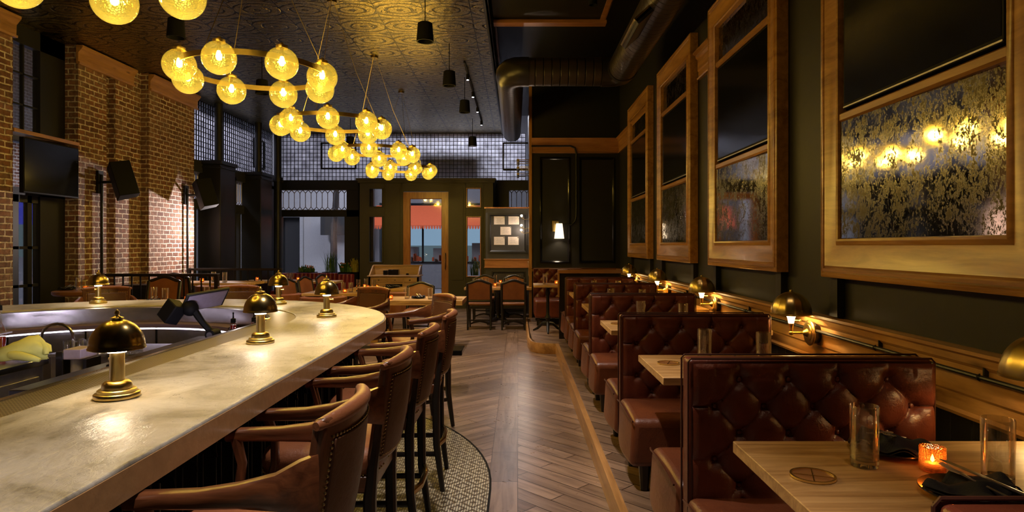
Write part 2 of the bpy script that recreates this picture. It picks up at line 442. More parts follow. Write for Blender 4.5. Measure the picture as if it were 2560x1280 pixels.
def rectframe(mb, u0, u1, v0, v1, prof, f, su=1, sv=1):
    """mitred moulding round a rectangle; prof = (inset, height); f(u,v,w)->point"""
    loops = []
    for ins, h in prof:
        a, b = ins*su, ins*sv
        loops.append([f(u0+a, v0+b, h), f(u1-a, v0+b, h), f(u1-a, v1-b, h), f(u0+a, v1-b, h)])
    return mb.loft(loops, True, False)

# ------------------------------------------------------------------ camera
cam = bpy.data.cameras.new('camera'); co = bpy.data.objects.new('camera', cam); col.objects.link(co)
co.location = (0, 0, EYE); co.rotation_euler = (radians(90), 0, 0)
cam.sensor_width = 36; cam.lens = 22.5; cam.shift_x = -15/2560; cam.shift_y = -26/2560; cam.clip_start = .05; cam.clip_end = 200
sc.camera = co
sc.view_settings.view_transform = 'Standard'; sc.view_settings.look = 'None'; sc.view_settings.gamma = 1; sc.view_settings.exposure = .12
sc.view_settings.use_curve_mapping = False
sc.cycles.max_bounces = 7; sc.cycles.diffuse_bounces = 3; sc.cycles.glossy_bounces = 4; sc.cycles.transmission_bounces = 8; sc.cycles.adaptive_threshold = .05; sc.cycles.adaptive_min_samples = 20; sc.cycles.use_adaptive_sampling = True; sc.cycles.transparent_max_bounces = 16
w = bpy.data.worlds.new('night'); sc.world = w; w.use_nodes = True
w.node_tree.nodes['Background'].inputs[0].default_value = (.05,.06,.10,1); w.node_tree.nodes['Background'].inputs[1].default_value = .12
# ------------------------------------------------------------------ room shell
CZ, CZR, XL, XR, YF = 4.63, 5.15, -6.63, 2.05, 17.3
PZ = .15
sbox('floor', 'parquet', -7.2, 2.4, -2.5, 17.2, -.1, 0, smooth=0)
sbox('ceiling', 'tin', -7.0, -.38, -2.5, 17.5, CZ, CZ+.06, smooth=0)
sbox('ceiling', 'black_paint', -.38, 2.3, -2.5, 17.5, CZR, CZR+.05, smooth=0)
sbox('trim_1', 'black_paint', -.42, -.37, -2.5, 17.3, CZ, CZR)
m = MB().box(-.375, -.34, -2.5, 17.3, CZR-.10, CZR-.04); struct('trim_2', m, 'trim_wood_y')
m = MB().box(-.43, -.40, -2.5, 17.3, CZ-.05, CZ); struct('trim_3', m, 'black_paint')
sbox('wall_back', 'black_paint', -7.2, 2.4, -2.6, -2.5, 0, 5.2)
# left brick wall with window bay, chase and pier
m = MB()
m.box(-6.95, XL, -2.5, 8.40, 0, CZ)
m.box(-6.95, XL, 9.65, 10.31, 0, CZ); m.box(-6.95, XL-.12, 10.31, 10.54, 0, CZ); m.box(-6.95, XL, 10.54, 11.25, 0, CZ)
m.box(-6.95, XL+.14, 11.25, 12.82, 0, CZ)
struct('wall_left', m, 'brick', smooth=0)
# crown boards on the brick
pr = [(0, 4.33), (.05, 4.33), (.055, 4.36), (.03, 4.37), (.035, 4.50), (.10, 4.58), (.10, 4.61), (0, 4.61)]
def crown(name, x, y0, y1):
    return struct(name, MB().loft([[Vector((x+a, y0, z)) for a, z in pr], [Vector((x+a, y1, z)) for a, z in pr]]), 'trim_wood_y')
crown('trim_4', XL, 9.60, 11.0); crown('trim_5', XL+.14, 11.24, 12.9); crown('trim_6', XL, 6, 8.42)
# window bay (y 8.40-9.65)
m = MB(); y0, y1 = 8.40, 9.65; xw = -6.88
for a, b, c, d in ((y0, y0+.05, 0, CZ), (y1-.50, y1, 0, CZ), (y0, y1, 3.02, 3.14), (y0, y1, 2.30, 2.40), (y0, y1, CZ-.25, CZ), (y0, y1, 0, .2)):
    m.box(xw-.06, xw+.05, a, b, c, d)
struct('wall_bay', m, 'black_paint')
m = MB().box(xw, XL+.02, y0, y1, 3.10, 3.15); struct('trim_7', m, 'frame_wood')
wn = struct('window_1', (lambda q: [q.box(xw-.03, xw+.02, yy-.012, yy+.012, 3.14, CZ-.25) for yy in (8.62, 8.88)] and [q.box(xw-.03, xw+.02, y0, y1-.5, zz-.012, zz+.012) for zz in (3.55, 3.98)] and q)(MB()), 'black_paint')
obj('pane', MB().box(xw-.005, xw, y0, y1-.5, 3.14, CZ-.25), 'pane', wn)
dl = struct('door_1', (lambda q: [q.box(xw-.03, xw+.03, a, b, .1, 2.3) for a, b in ((8.45, 8.50), (8.66, 8.78), (8.94, 9.02), (9.14, 9.2))] and [q.box(xw-.03, xw+.03, 8.45, 9.2, a, b) for a, b in ((.1, .3), (1.02, 1.06), (1.55, 1.59), (2.2, 2.3))] and q)(MB()), 'black_paint')
obj('pane', MB().box(xw-.005, xw, 8.45, 9.2, .1, 2.3), 'pane', dl)
# left glazed wall (y 12.82-17.3)
xg = XL-.02
def grid_glass(name, horiz, a0, a1, z0, z1, at, pitch=.101, vents=()):
    """wired glass transom; horiz 'x' runs along X at y=at, 'y' runs along Y at x=at"""
    q = MB(); n = int((a1-a0)/pitch); k = int((z1-z0)/pitch)
    def bx(c0, c1, b0, b1, t=.012):
        if horiz == 'x': q.box(c0, c1, at-t, at+t, b0, b1)
        else: q.box(at-t, at+t, c0, c1, b0, b1)
    for i in range(n+1): c = a0+(a1-a0)*i/n; bx(c-.0065, c+.0065, z0, z1)
    for i in range(k+1): c = z0+(z1-z0)*i/k; bx(a0, a1, c-.0065, c+.0065)
    for v0, v1, b0, b1 in vents:
        bx(v0-.02, v0+.02, b0, b1, .03); bx(v1-.02, v1+.02, b0, b1, .03); bx(v0, v1, b0-.02, b0+.02, .03); bx(v0, v1, b1-.02, b1+.02, .03)
    o = struct(name, q, 'iron', smooth=0)
    g = MB()
    if horiz == 'x': g.box(a0, a1, at+.02, at+.03, z0, z1)
    else: g.box(at-.03, at-.02, a0, a1, z0, z1)
    obj('wired_glass', g, 'wire_glass', o, smooth=0); return o
grid_glass('window_2', 'y', 12.82, YF, 3.36, CZ, xg, vents=((16.1, 16.75, 3.6, 4.3),))
grid_glass('window_3', 'x', -6.45, .2, 3.36, CZ, YF, vents=((-5.31, -4.39, 3.68, 4.37), (-.40, .3, 3.65, 4.37)))
def leaded(name, horiz, a0, a1, z0, z1, at, n):
    q = MB(); w = (a1-a0)/n; r = .010
    P = (lambda c, z: Vector((c, at, z))) if horiz == 'x' else (lambda c, z: Vector((at, c, z)))
    q.tube([P(a0, z0), P(a1, z0)], r, 4); q.tube([P(a0, z1), P(a1, z1)], r, 4)
    for i in range(n):
        c = a0+w*i; h = w*.55
        for zz, sg in ((z0, 1), (z1, -1)):
            q.tube([P(c, zz), P(c+w/2, zz+sg*h)], r, 4); q.tube([P(c+w/2, zz+sg*h), P(c+w, zz)], r, 4)
        q.tube([P(c+w/2, z0+h), P(c+w/2, z1-h)], r, 4)
    o = struct(name, q, 'steel_dark')
    g = MB().box(a0, a1, at+.012, at+.018, z0, z1) if horiz == 'x' else MB().box(at-.018, at-.012, a0, a1, z0, z1)
    obj('pane', g, 'pane', o, smooth=0); return o
m = MB()
m.box(-6.95, XL+.05, 12.82, YF, 3.12, 3.36); m.box(-6.9, XL+.02, 12.82, YF, 2.36, 2.56); m.box(-6.9, XL+.02, 12.82, YF, 0, .75)
for a, b in ((12.82, 12.95), (14.75, 14.95), (16.9, YF)): m.box(-6.9, XL+.05, a, b, .7, 3.2)
struct('wall_left_glazed', m, 'charcoal')
for i, (a, b) in enumerate(((13.35, 14.05), (15.45, 16.15))):
    q = MB().box(XL-.05, XL+.42, a, b, 0, 3.30); q.box(XL-.05, XL+.47, a-.05, b+.05, 3.30, 3.38); q.box(XL-.05, XL+.45, a-.03, b+.03, 3.22, 3.26)
    struct('column_%d' % (i+1), q, 'black_paint', bevel=.01)
    yc = (a+b)/2; struct('trim_%d' % (8+i), MB().lathe([(.085, 3.38), (.085, CZ)], 16, (XL+.22, yc, 0)), 'black_paint')
leaded('window_4', 'y', 12.95, 13.35, 2.56, 3.12, xg, 3); leaded('window_5', 'y', 14.05, 14.75, 2.56, 3.12, xg, 5); leaded('window_6', 'y', 14.95, 15.45, 2.56, 3.12, xg, 4); leaded('window_7', 'y', 16.15, 16.9, 2.56, 3.12, xg, 5)
m = MB()
m.box(xg-.01, xg, 12.9, 16.95, .75, 2.36); w_ = struct('window_8', m, 'pane', smooth=0)
for a in (13.1, 14.62, 15.2, 16.5): obj('mullion', MB().box(xg-.03, xg+.05, a-.03, a+.03, .75, 2.36), 'charcoal', w_)
# corner post
struct('column_3', MB().lathe([(.10, 0), (.10, CZ)], 24, (-6.42, 17.1, 0)).lathe([(.14, 3.3), (.14, 3.42)], 24, (-6.42, 17.1, 0)), 'black_paint')
# far wall
m = MB(); yw = YF
m.box(-6.5, -3.9, yw-.08, yw+.1, 3.10, 3.36); m.box(-6.5, -3.9, yw-.05, yw+.1, 2.38, 2.56); m.box(-4.62, -3.9, yw-.05, yw+.1, 0, 3.1); m.box(-6.5, -6.42, yw-.05, yw+.1, 0, 3.1)
m.box(-6.5, -3.9, yw-.05, yw+.1, 0, .72)
m.box(-.7, .4, yw-.05, yw+.1, 3.10, 3.36); m.box(-.7, -.24, yw-.05, yw+.1, 0, 3.1); m.box(-.24, .3, yw-.05, yw+.1, 0, 2.56)
struct('wall_far', m, 'black_paint')
m = MB().box(-.9, -.86, yw-.3, yw-.27, 2.0, 3.0); struct('trim_10', m, 'brass')
leaded('window_9', 'x', -6.42, -4.62, 2.56, 3.10, yw, 12)
leaded('window_10', 'x', -.24, .3, 2.56, 3.10, yw, 4)
wi = struct('window_11', MB().box(-6.42, -4.62, yw, yw+.01, .72, 2.38), 'pane', smooth=0)
obj('window_frame', MB().box(-6.42, -6.36, yw-.04, yw+.04, .72, 2.38).box(-4.68, -4.62, yw-.04, yw+.04, .72, 2.38).box(-6.42, -4.62, yw-.04, yw+.04, .72, .78), 'black_paint', wi)
# vestibule, front at y=16.3
yv = 16.3; m = MB()
def vx(px): return (px-1295)/1600*yv
def vz(py): return 1.6-(py-614)/1600*yv
def vb(x0, x1, y0, y1, d0=0, d1=.09): m.box(vx(x0), vx(x1), yv-d0, yv+d1, vz(y1), vz(y0))
for a in ((897, 922, 452, 800), (922, 958, 452, 470), (922, 958, 519, 540), (922, 958, 657, 800), (958, 1008, 452, 800), (1008, 1121, 452, 479), (1121, 1166, 452, 800),
          (1166, 1203, 452, 470), (1166, 1203, 519, 541), (1166, 1203, 692, 800), (1203, 1235, 452, 800)): vb(*a)
m.box(vx(892), vx(1240), yv-.10, yv+1.0, vz(452), vz(446)); m.box(vx(895), vx(1237), yv-.05, yv+1.0, vz(457), vz(452))
m.box(vx(897), vx(899), yv, YF, 0, vz(452)); m.box(vx(1233), vx(1235), yv, YF, 0, vz(452))
for a in ((970, 1000, 470, 700), (1130, 1158, 470, 700)): vb(*a, d0=.02)
vb(960, 962, 458, 800, .02); vb(1003, 1006, 458, 800, .02); vb(1162, 1164, 458, 800, .02); vb(1206, 1208, 458, 800, .02); vb(900, 1232, 458, 461, .02)
struct('wall_vestibule', m, 'far_paint')
for i, a in enumerate(((922, 958, 470, 519), (922, 958, 540, 657), (1166, 1203, 470, 519), (1166, 1203, 541, 692))):
    q = MB(); x0, x1, z1, z0 = vx(a[0]), vx(a[1]), vz(a[2]), vz(a[3])
    rectframe(q, x0, x1, z0, z1, [(0, 0), (0, .05), (.02, .05), (.03, .02)], lambda u, v, h: Vector((u, yv-h, v)))
    o = struct('window_%d' % (12+i), q, 'door_wood' if i > 1 else 'far_paint'); obj('pane', MB().box(x0, x1, yv+.04, yv+.045, z0, z1), 'pane', o)
q = MB(); rectframe(q, vx(1008), vx(1121), .02, vz(480), [(0, .0), (0, .03), (.165, .03), (.18, .01), (.18, -.05), (0, -.05), (0, 0)], lambda u, v, h: Vector((u, yv+.03-h, v)))
dr = struct('door_2', q, 'door_wood'); obj('pane', MB().box(vx(1008)+.17, vx(1121)-.17, yv+.04, yv+.045, .18, vz(480)-.17), 'pane', dr)
obj('door_handle', MB().tube([(vx(1114), yv-.06, 1.0), (vx(1114), yv-.09, 1.05), (vx(1114), yv-.09, 1.35), (vx(1114), yv-.06, 1.4)], .012), 'brass', dr)
# notice board partition y=15
ya = 15.0; m = MB()
m.box(-.76, .27, ya, ya+.12, 0, 2.47)
struct('wall_notice', m, 'charcoal')
rectframe(q := MB(), -.70, .22, 1.42, 2.36, [(0,0), (0,.03), (.04,.03), (.07,0)], lambda u, v, h: Vector((u, ya-h, v))); struct('trim_11', q, 'black_paint')
struct('trim_12', MB().box(-.79, .27, ya-.03, ya+.15, 2.47, 2.50), 'door_wood')
struct('trim_13', MB().box(-.78, .27, ya-.04, ya, 1.10, 1.27).box(-.80, .27, ya-.07, ya, 1.27, 1.29).box(-.79, .27, ya-.055, ya, 1.08, 1.10), 'trim_wood')
rectframe(q := MB(), -.62, .18, .2, 1.0, [(0,0), (0,.02), (.03,.02), (.05,0)], lambda u, v, h: Vector((u, ya-h, v))); struct('trim_14', q, 'black_paint')
# right-hand partition between bar room and booths
yp = 12.9; XP = .27
sbox('wall_partition', 'black_paint', XP, XR, yp, yp+.12, 0, CZR)
sbox('wall_partition_side', 'slate_dark', XP, XP+.12, yp+.12, YF+.05, 0, CZR)
struct('trim_15', MB().box(XP-.05, XP+.01, yp-.04, yp+.05, PZ, CZR), 'frame_wood_z')
struct('trim_16', MB().box(XP-.05, XP, yp+.05, 15.0, 1.14, 1.24).box(XP-.03, XP, yp+.05, 15.0, .9, 1.14), 'trim_wood_y')
def rail(name, x0, x1, y, z0, z1, mat='trim_wood'):
    h = z1-z0; p = [(0, z0), (.03, z0), (.035, z0+.05*h), (.022, z0+.08*h), (.02, z0+.62*h), (.045, z0+.75*h), (.06, z0+.9*h), (.075, z1), (0, z1)]
    return struct(name, MB().loft([[Vector((x0, y-a, z)) for a, z in p], [Vector((x1, y-a, z)) for a, z in p]]), mat)
rail('trim_17', XP, XR, yp, 3.46, 3.76); rail('trim_18', XP, XR, yp, 1.08, 1.15)
for i, (a, b) in enumerate(((.44, 1.05), (1.23, 1.95))):
    rectframe(q := MB(), a, b, 1.25, 3.38, [(0,0), (0,.025), (.02,.03), (.04,.015), (.05,0)], lambda u, v, h: Vector((u, yp-h, v))); struct('trim_%d' % (19+i), q, 'black_gloss')
# right wall
m = MB().box(XR, XR+.12, -2.5, yp+.1, 0, CZR); struct('wall_right', m, 'olive_paint')
m = MB().box(XR-.02, XR, -2.5, yp, PZ, .83); struct('trim_21', m, 'beadboard', smooth=0)
def rail_y(name, x, y0, y1, z0, z1, mat='trim_wood_y'):
    h = z1-z0; p = [(0, z0), (.035, z0), (.04, z0+.05*h), (.022, z0+.09*h), (.02, z0+.30*h), (.03, z0+.34*h), (.03, z0+.74*h), (.05, z0+.80*h), (.055, z0+.9*h), (.085, z0+.95*h), (.085, z1), (0, z1)]
    return struct(name, MB().loft([[Vector((x-a, y0, z)) for a, z in p], [Vector((x-a, y1, z)) for a, z in p]]), mat)
rail_y('trim_22', XR, -2.5, yp, .823, 1.14)
rail_y('trim_23', XR, 9.7, yp, 3.46, 3.76, 'frame_wood')
for i, (a, b) in enumerate(((6.65, 7.2), (4.2, 4.8))): rail_y('trim_%d' % (40+i), XR, a, b, 3.46, 3.76, 'frame_wood')
# platform under booths
m = MB(); m.prism([(.6, -2.5), (2.05, -2.5), (2.05, yp), (.2, yp), (.2, 10.8), (.22, 10.0), (.27, 9.62), (.36, 9.5), (.6, 9.46)], 0, PZ)
struct('floor_platform', m, 'parquet', bevel=.008)
m = MB().box(.555, .60, -2.5, 9.45, 0, PZ+.004)
m.tube([(.6, 9.44, .075), (.40, 9.46, .075), (.29, 9.52, .075), (.21, 9.68, .075), (.17, 10.1, .075), (.17, 10.8, .075), (.17, 12.9, .075)], .02, sec=(.022, .08))
struct('trim_24', m, 'trim_wood_y')
# ceiling coffer above booths
m = MB()
for z0, z1, t in ((CZR-.10, CZR-.03, .05),):
    m.box(-.34, 1.34, 10.02, 10.08, z0, z1); m.box(1.29, 1.34, -2.5, 10.05, z0, z1)
struct('trim_25', m, 'trim_wood')
m = MB().box(-.34, 1.20, 8.9, 9.0, CZR-.42, CZR-.10); m.box(-.34, 1.23, 8.87, 9.03, CZR-.46, CZR-.42); m.box(1.14, 1.20, -2.5, 9.0, CZR-.42, CZR-.1)
struct('trim_26', m, 'trim_wood')
sbox('trim_27', 'black_paint', -.34, 1.14, -2.5, 8.9, CZR-.40, CZR-.1)
# mosaic apron following the bar
def upath(a, b, cx=-3.0, cy=4.4, y0=-2.4, n=48):
    p = [(cx+a, y0)] + [(cx+a*cos(pi*i/n), cy+b*sin(pi*i/n)) for i in range(n+1)] + [(cx-a, y0)]
    return p
def uband(mb, A, B, z0, z1):
    """closed band between outer path A and inner path B"""
    loops = [[Vector((a[0], a[1], z0)), Vector((a[0], a[1], z1)), Vector((b[0], b[1], z1)), Vector((b[0], b[1], z0))] for a, b in zip(A, B)]
    return mb.loft(loops)
m = MB(); uband(m, upath(2.81, 2.65, cy=4.2), upath(1.5, 1.4, cy=4.3), 0, .004); struct('floor_mosaic', m, 'mosaic', smooth=0)
m = MB(); uband(m, upath(2.825, 2.665, cy=4.2), upath(2.81, 2.65, cy=4.2), 0, .006); struct('trim_28', m, 'black_matte', smooth=0)
# raised dining floor on the left
struct('trim_29', MB().box(-6.3,-4.1,16.82,17.24,0,.72), 'black_paint')
struct('trim_39', MB().box(-1.3,-.8,16.82,17.24,0,.62), 'black_paint')
sbox('floor_raised', 'parquet', XL, -4.55, 8.4, 12.6, 0, .2, smooth=0)
# ------------------------------------------------------------------ bar
bar = thing('bar_counter', 'long curved bar counter with cream stone top rounding at its far end', 'bar counter', (-3,4.4,0))
def off(pts): return [(x+3, y-4.4) for x, y in pts]
A = off(upath(2.05, 1.95)); B = off(upath(1.40, 1.30)); C_ = off(upath(1.22, 1.12)); D_ = off(upath(1.195, 1.095)); F = off(upath(1.76, 1.66)); G = off(upath(1.60, 1.50))
m = MB(); uband(m, A, B, .985, 1.07); obj('countertop', m, 'stone', bar, bevel=.008, seg=3)
m = MB(); uband(m, off(upath(2.053, 1.953)), A, .984, 1.060); obj('countertop_edge', m, 'stone_lit_edge', bar, smooth=60)['label'] = 'mottled edge of the stone top, its amber look under light painted in'
m = MB(); uband(m, B, C_, 1.02, 1.062); obj('drip_grille', m, 'perforated', bar, smooth=0)['label'] = 'perforated metal drip grille along the inner edge'
m = MB(); uband(m, C_, D_, .88, 1.068); obj('steel_lip', m, 'steel', bar, smooth=60)
m = MB(); uband(m, F, G, 0, .985); obj('front_panel', m, 'bar_panel', bar, smooth=60)
# iron fins with thorn leaves on the bar front
m = MB(); P = F; s = 0; seg = []
for a, b in zip(P, P[1:]):
    l = sqrt((b[0]-a[0])**2+(b[1]-a[1])**2)
    seg.append((s, l, a, b)); s += l
k = 0; pos = 2.0
while pos < s-2.0:
    for s0, l, a, b in seg:
        if s0 <= pos < s0+l:
            f = (pos-s0)/l; x, y = a[0]+(b[0]-a[0])*f, a[1]+(b[1]-a[1])*f
            tx, ty = (b[0]-a[0])/l, (b[1]-a[1])/l; nx, ny = ty, -tx
            M = Matrix(((nx, tx, 0, x), (ny, ty, 0, y), (0, 0, 1, 0), (0, 0, 0, 1)))
            m.box(-.005, .05 if k % 2 else .035, -.004, .004, .08, .98, M)
            if k % 2 == 0:
                for j in range(3):
                    zz = .95-j*.055
                    m.add([M @ Vector(v) for v in ((.03, -.004, zz), (.085, -.004, zz-.02), (.09, -.004, zz-.05), (.035, -.004, zz-.035), (.03, .004, zz), (.085, .004, zz-.02), (.09, .004, zz-.05), (.035, .004, zz-.035))],
                          [(0,1,2,3), (4,7,6,5), (0,4,5,1), (1,5,6,2), (2,6,7,3), (3,7,4,0)])
            break
    pos += .075; k += 1
obj('iron_fins', m, 'iron', bar, smooth=0, weld=False)

# bar lamps
def dome(mb, r, h, z0, n=40, t=.003):
    o = [(r*1.03, z0), (r*1.03, z0+.006), (r, z0+.008)] + [(r*cos(a), z0+.008+h*sin(a)) for a in [pi/2*i/12 for i in range(1, 12)]] + [(r*.10, z0+.008+h)]
    i = [(r*.10, z0+h+.004)] + [((r-t)*cos(a), z0+.006+(h-t)*sin(a)) for a in [pi/2*i/12 for i in range(11, 0, -1)]] + [(r-t, z0)]
    return mb.lathe(o+i+[(r*1.03, z0)], n, cap=False)
def make_lamp():
    t = thing('bar_lamp', '', 'lamp')
    bp = [(0,0), (.086,0), (.088,.004), (.088,.018), (.084,.022), (.074,.024), (.074,.034), (.070,.037), (.058,.038), (.058,.048), (.055,.060), (.044,.070), (.026,.073), (0,.073)]
    m = MB().lathe([(r*.82, z*.84) for r, z in bp], 48); obj('base', m, 'brass', t, smooth=50)
    m = MB().lathe([(0,.06), (.0235,.06), (.0235,.158), (0,.158)], 32); obj('stem', m, 'brass', t)
    m = MB().lathe([(0,.158), (.029,.158), (.029,.172), (.026,.174), (.026,.19), (0,.19)], 32); obj('glass_collar', m, 'lamp_collar', t)['label'] = 'glowing white glass collar'
    m = dome(MB(), .087, .096, .170); obj('lamp_shade', m, 'brass_dark', t, smooth=60)
    m = MB().lathe([(0,.274), (.020,.274), (.021,.279), (.009,.283), (.005,.288), (.009,.294), (.006,.301), (.004,.304), (0,.308)], 24); m.tube([(-.026,0,.268), (-.02,0,.280), (0,0,.283), (.02,0,.280), (.026,0,.268)], .0035, 6); obj('finial', m, 'brass', t)
    m = MB().tube([(.022,0,.13), (.040,0,.13)], .0035, 8).sphere((.045,0,.13), .007, 10, 6); obj('switch_knob', m, 'brass_bright', t)
    return t
lamp0 = make_lamp()
LAMPS = [(-1.40, 2.235, 'brass dome lamp nearest on the bar, in front of the drip grille', 2.6), (-1.40, 3.48, 'brass dome lamp standing on the middle of the bar top beside the glass bottles', .3),
         (-1.42, 4.75, 'brass dome lamp on the bar where the counter starts to curve', .2), (-2.17, 5.80, 'brass dome lamp at the far bend of the bar, behind the nearer three', 0), (-3.85, 5.87, 'small brass dome lamp on the far left stretch of the bar', -1.6)]
for i, (x, y, lb, r) in enumerate(LAMPS):
    o = lamp0 if i == 0 else dup(lamp0, (0,0,0))
    o.location = (x, y, 1.0705); o.rotation_euler = (0,0,r); o['label'] = lb; o['group'] = 'brass lamps on the bar'
    light('POINT', 'lamp_glow', (x, y, 1.27), 10, (1,.84,.62), .03)

# ------------------------------------------------------------------ bar stools
def sweep_arm(mb, s):
    pts = [(s*.215,-.258,.972), (s*.238,-.225,.972), (s*.265,-.17,.966), (s*.275,-.08,.962), (s*.28,.02,.955), (s*.28,.12,.953), (s*.28,.20,.951)]
    sec = [(.016,.075), (.020,.066), (.025,.046), (.026,.030), (.026,.023), (.026,.021), (.027,.021)]
    return mb.tube(pts, 0, sec=sec)
def make_stool():
    t = thing('bar_stool', '', 'bar stool')
    def back(u, v, d):       # u -1..1, v 0..1, d thickness offset (rear positive)
        z = .735 + v*.405
        y = -.205 - .050*(1-u*u) - .06*v - d
        return Vector((u*.213*(1+.05*v), y, z))
    def panel(mb, u0, u1, v0, v1, d0, d1, nu=16, nv=8, puff=0):
        loops = []
        for i in range(nv+1):
            v = v0+(v1-v0)*i/nv; l = []
            for j in range(nu+1): l.append(back(u0+(u1-u0)*j/nu, v, d1 + puff*sin(pi*j/nu)*sin(pi*i/nv)))
            for j in range(nu, -1, -1): l.append(back(u0+(u1-u0)*j/nu, v, d0 - puff*sin(pi*j/nu)*sin(pi*i/nv)))
            loops.append(l)
        return mb.loft(loops)
    br = obj('backrest', panel(MB(), -1, 1, 0, 1, -.018, .018), 'walnut_z', t, bevel=.012, seg=3)
    obj('leather_panel', panel(MB(), -.80, .80, .07, .84, -.024, .024, puff=.008), 'leather_dark', br, bevel=.004)
    obj('crest_roll', MB().tube([back(-1.03+2.06*k/20, .955 + .025*cos(pi*.5*(-1+2*k/20)), .0) for k in range(21)], [.012+.012*max(0, sin(pi*k/20))**.4 for k in range(21)], 14), 'leather_tan', br, smooth=70)
    q = MB()
    def nail(p, n):
        M = Matrix.Translation(p); q.sphere(p, .0042, 6, 4)
    for k in range(25):
        for v in (.07, .86):
            u = -.84+1.68*k/24; nail(back(u, v, .021), 0); nail(back(u, v, -.021), 0)
    for k in range(22):
        for u in (-.84, .84):
            v = .07+.79*k/21; nail(back(u, v, .021), 0); nail(back(u, v, -.021), 0)
    obj('nailhead_trim', q, 'brass', br, weld=False)['kind'] = 'stuff'
    q = MB()
    prof = [(.20,.0,.69), (.235,.0,.70), (.243,.0,.74), (.235,.0,.775), (.19,.0,.795), (.08,0,.80)]
    loops = []
    for r, _, z in prof:
        l = []
        for k in range(32):
            a = 2*pi*k/32; e = .42; cx_, sy = cos(a), sin(a)
            l.append(Vector((r*(abs(cx_)**e)*(1 if cx_ > 0 else -1), .0+r*(abs(sy)**e)*(1 if sy > 0 else -1), z)))
        loops.append(l)
    q.loft(loops); st = obj('seat', q, 'leather_tan', t, smooth=70)
    q = MB()
    for k in range(56):
        a = 2*pi*k/56; e = .42; cx_, sy = cos(a), sin(a); q.sphere((.237*(abs(cx_)**e)*(1 if cx_ > 0 else -1), .237*(abs(sy)**e)*(1 if sy > 0 else -1), .702), .0042, 6, 4)
    obj('nailhead_trim', q, 'brass', st, weld=False)['kind'] = 'stuff'
    obj('seat_rail', MB().box(-.22,.22,-.22,.22,.625,.695), 'walnut', t, bevel=.01)
    for s in (-1, 1):
        obj('armrest', sweep_arm(MB(), s), 'walnut', t, smooth=50)
        obj('arm_post', MB().tube([(s*.272,.17,.94), (s*.262,.145,.86), (s*.245,.15,.76), (s*.225,.18,.66)], 0, sec=[(.015,.022), (.014,.017), (.014,.018), (.016,.022)]), 'walnut_z', t, smooth=50)
        obj('leg', MB().tube([(s*.205,.20,.64), (s*.205,.205,.3), (s*.215,.235,.0)], 0, sec=[(.024,.024), (.021,.021), (.014,.014)]), 'black_wood', t)
        obj('leg', MB().tube([(s*.196,-.245,.95), (s*.20,-.215,.72), (s*.205,-.205,.6), (s*.205,-.21,.3), (s*.215,-.25,.0)], 0, sec=[(.014,.020), (.02,.026), (.024,.026), (.022,.022), (.015,.015)]), 'black_wood', t)
        obj('stretcher', MB().tube([(s*.207,-.21,.24), (s*.207,.21,.24)], .011, sec=(.009,.016)), 'black_wood', t)
    obj('foot_rail', MB().tube([(-.21,.215,.30), (-.1,.235,.30), (.1,.235,.30), (.21,.215,.30)], 0, sec=(.013,.018)), 'black_wood', t)
    obj('foot_rail', MB().tube([(-.21,-.22,.30), (-.1,-.25,.30), (.1,-.25,.30), (.21,-.22,.30)], 0, sec=(.013,.018)), 'brass_dark', t)
    return t
st0 = make_stool()
STOOLS = [(-.785, 1.895, pi/2, 'leather and wood bar stool nearest to us, its whole left armrest in view'), (-.785, 2.71, pi/2, 'second bar stool from us in the row along the bar'),
          (-.775, 3.56, pi/2, 'third bar stool from us, between two others along the bar'), (-.75, 4.36, pi/2+.05, 'fourth bar stool, last of the straight row along the bar'),
          (-.90, 5.70, None, 'bar stool at the curved bar end, its tan leather front facing us'), (-1.68, 6.62, None, 'bar stool behind the counter, its back right of the third lamp'),
          (-3.12, 6.92, None, 'bar stool behind the far side of the bar, beside the payment screen'), (-4.35, 6.75, None, 'bar stool behind the far left of the bar, below the round high table')]
for i, (x, y, r, lb) in enumerate(STOOLS):
    o = st0 if i == 0 else dup(st0, (0,0,0))
    if r is None: r = atan2(4.4-y, -3.0-x) - pi/2
    o.location = (x, y, .0065); o.rotation_euler = (0,0,r); o['label'] = lb; o['group'] = 'bar stools round the counter'

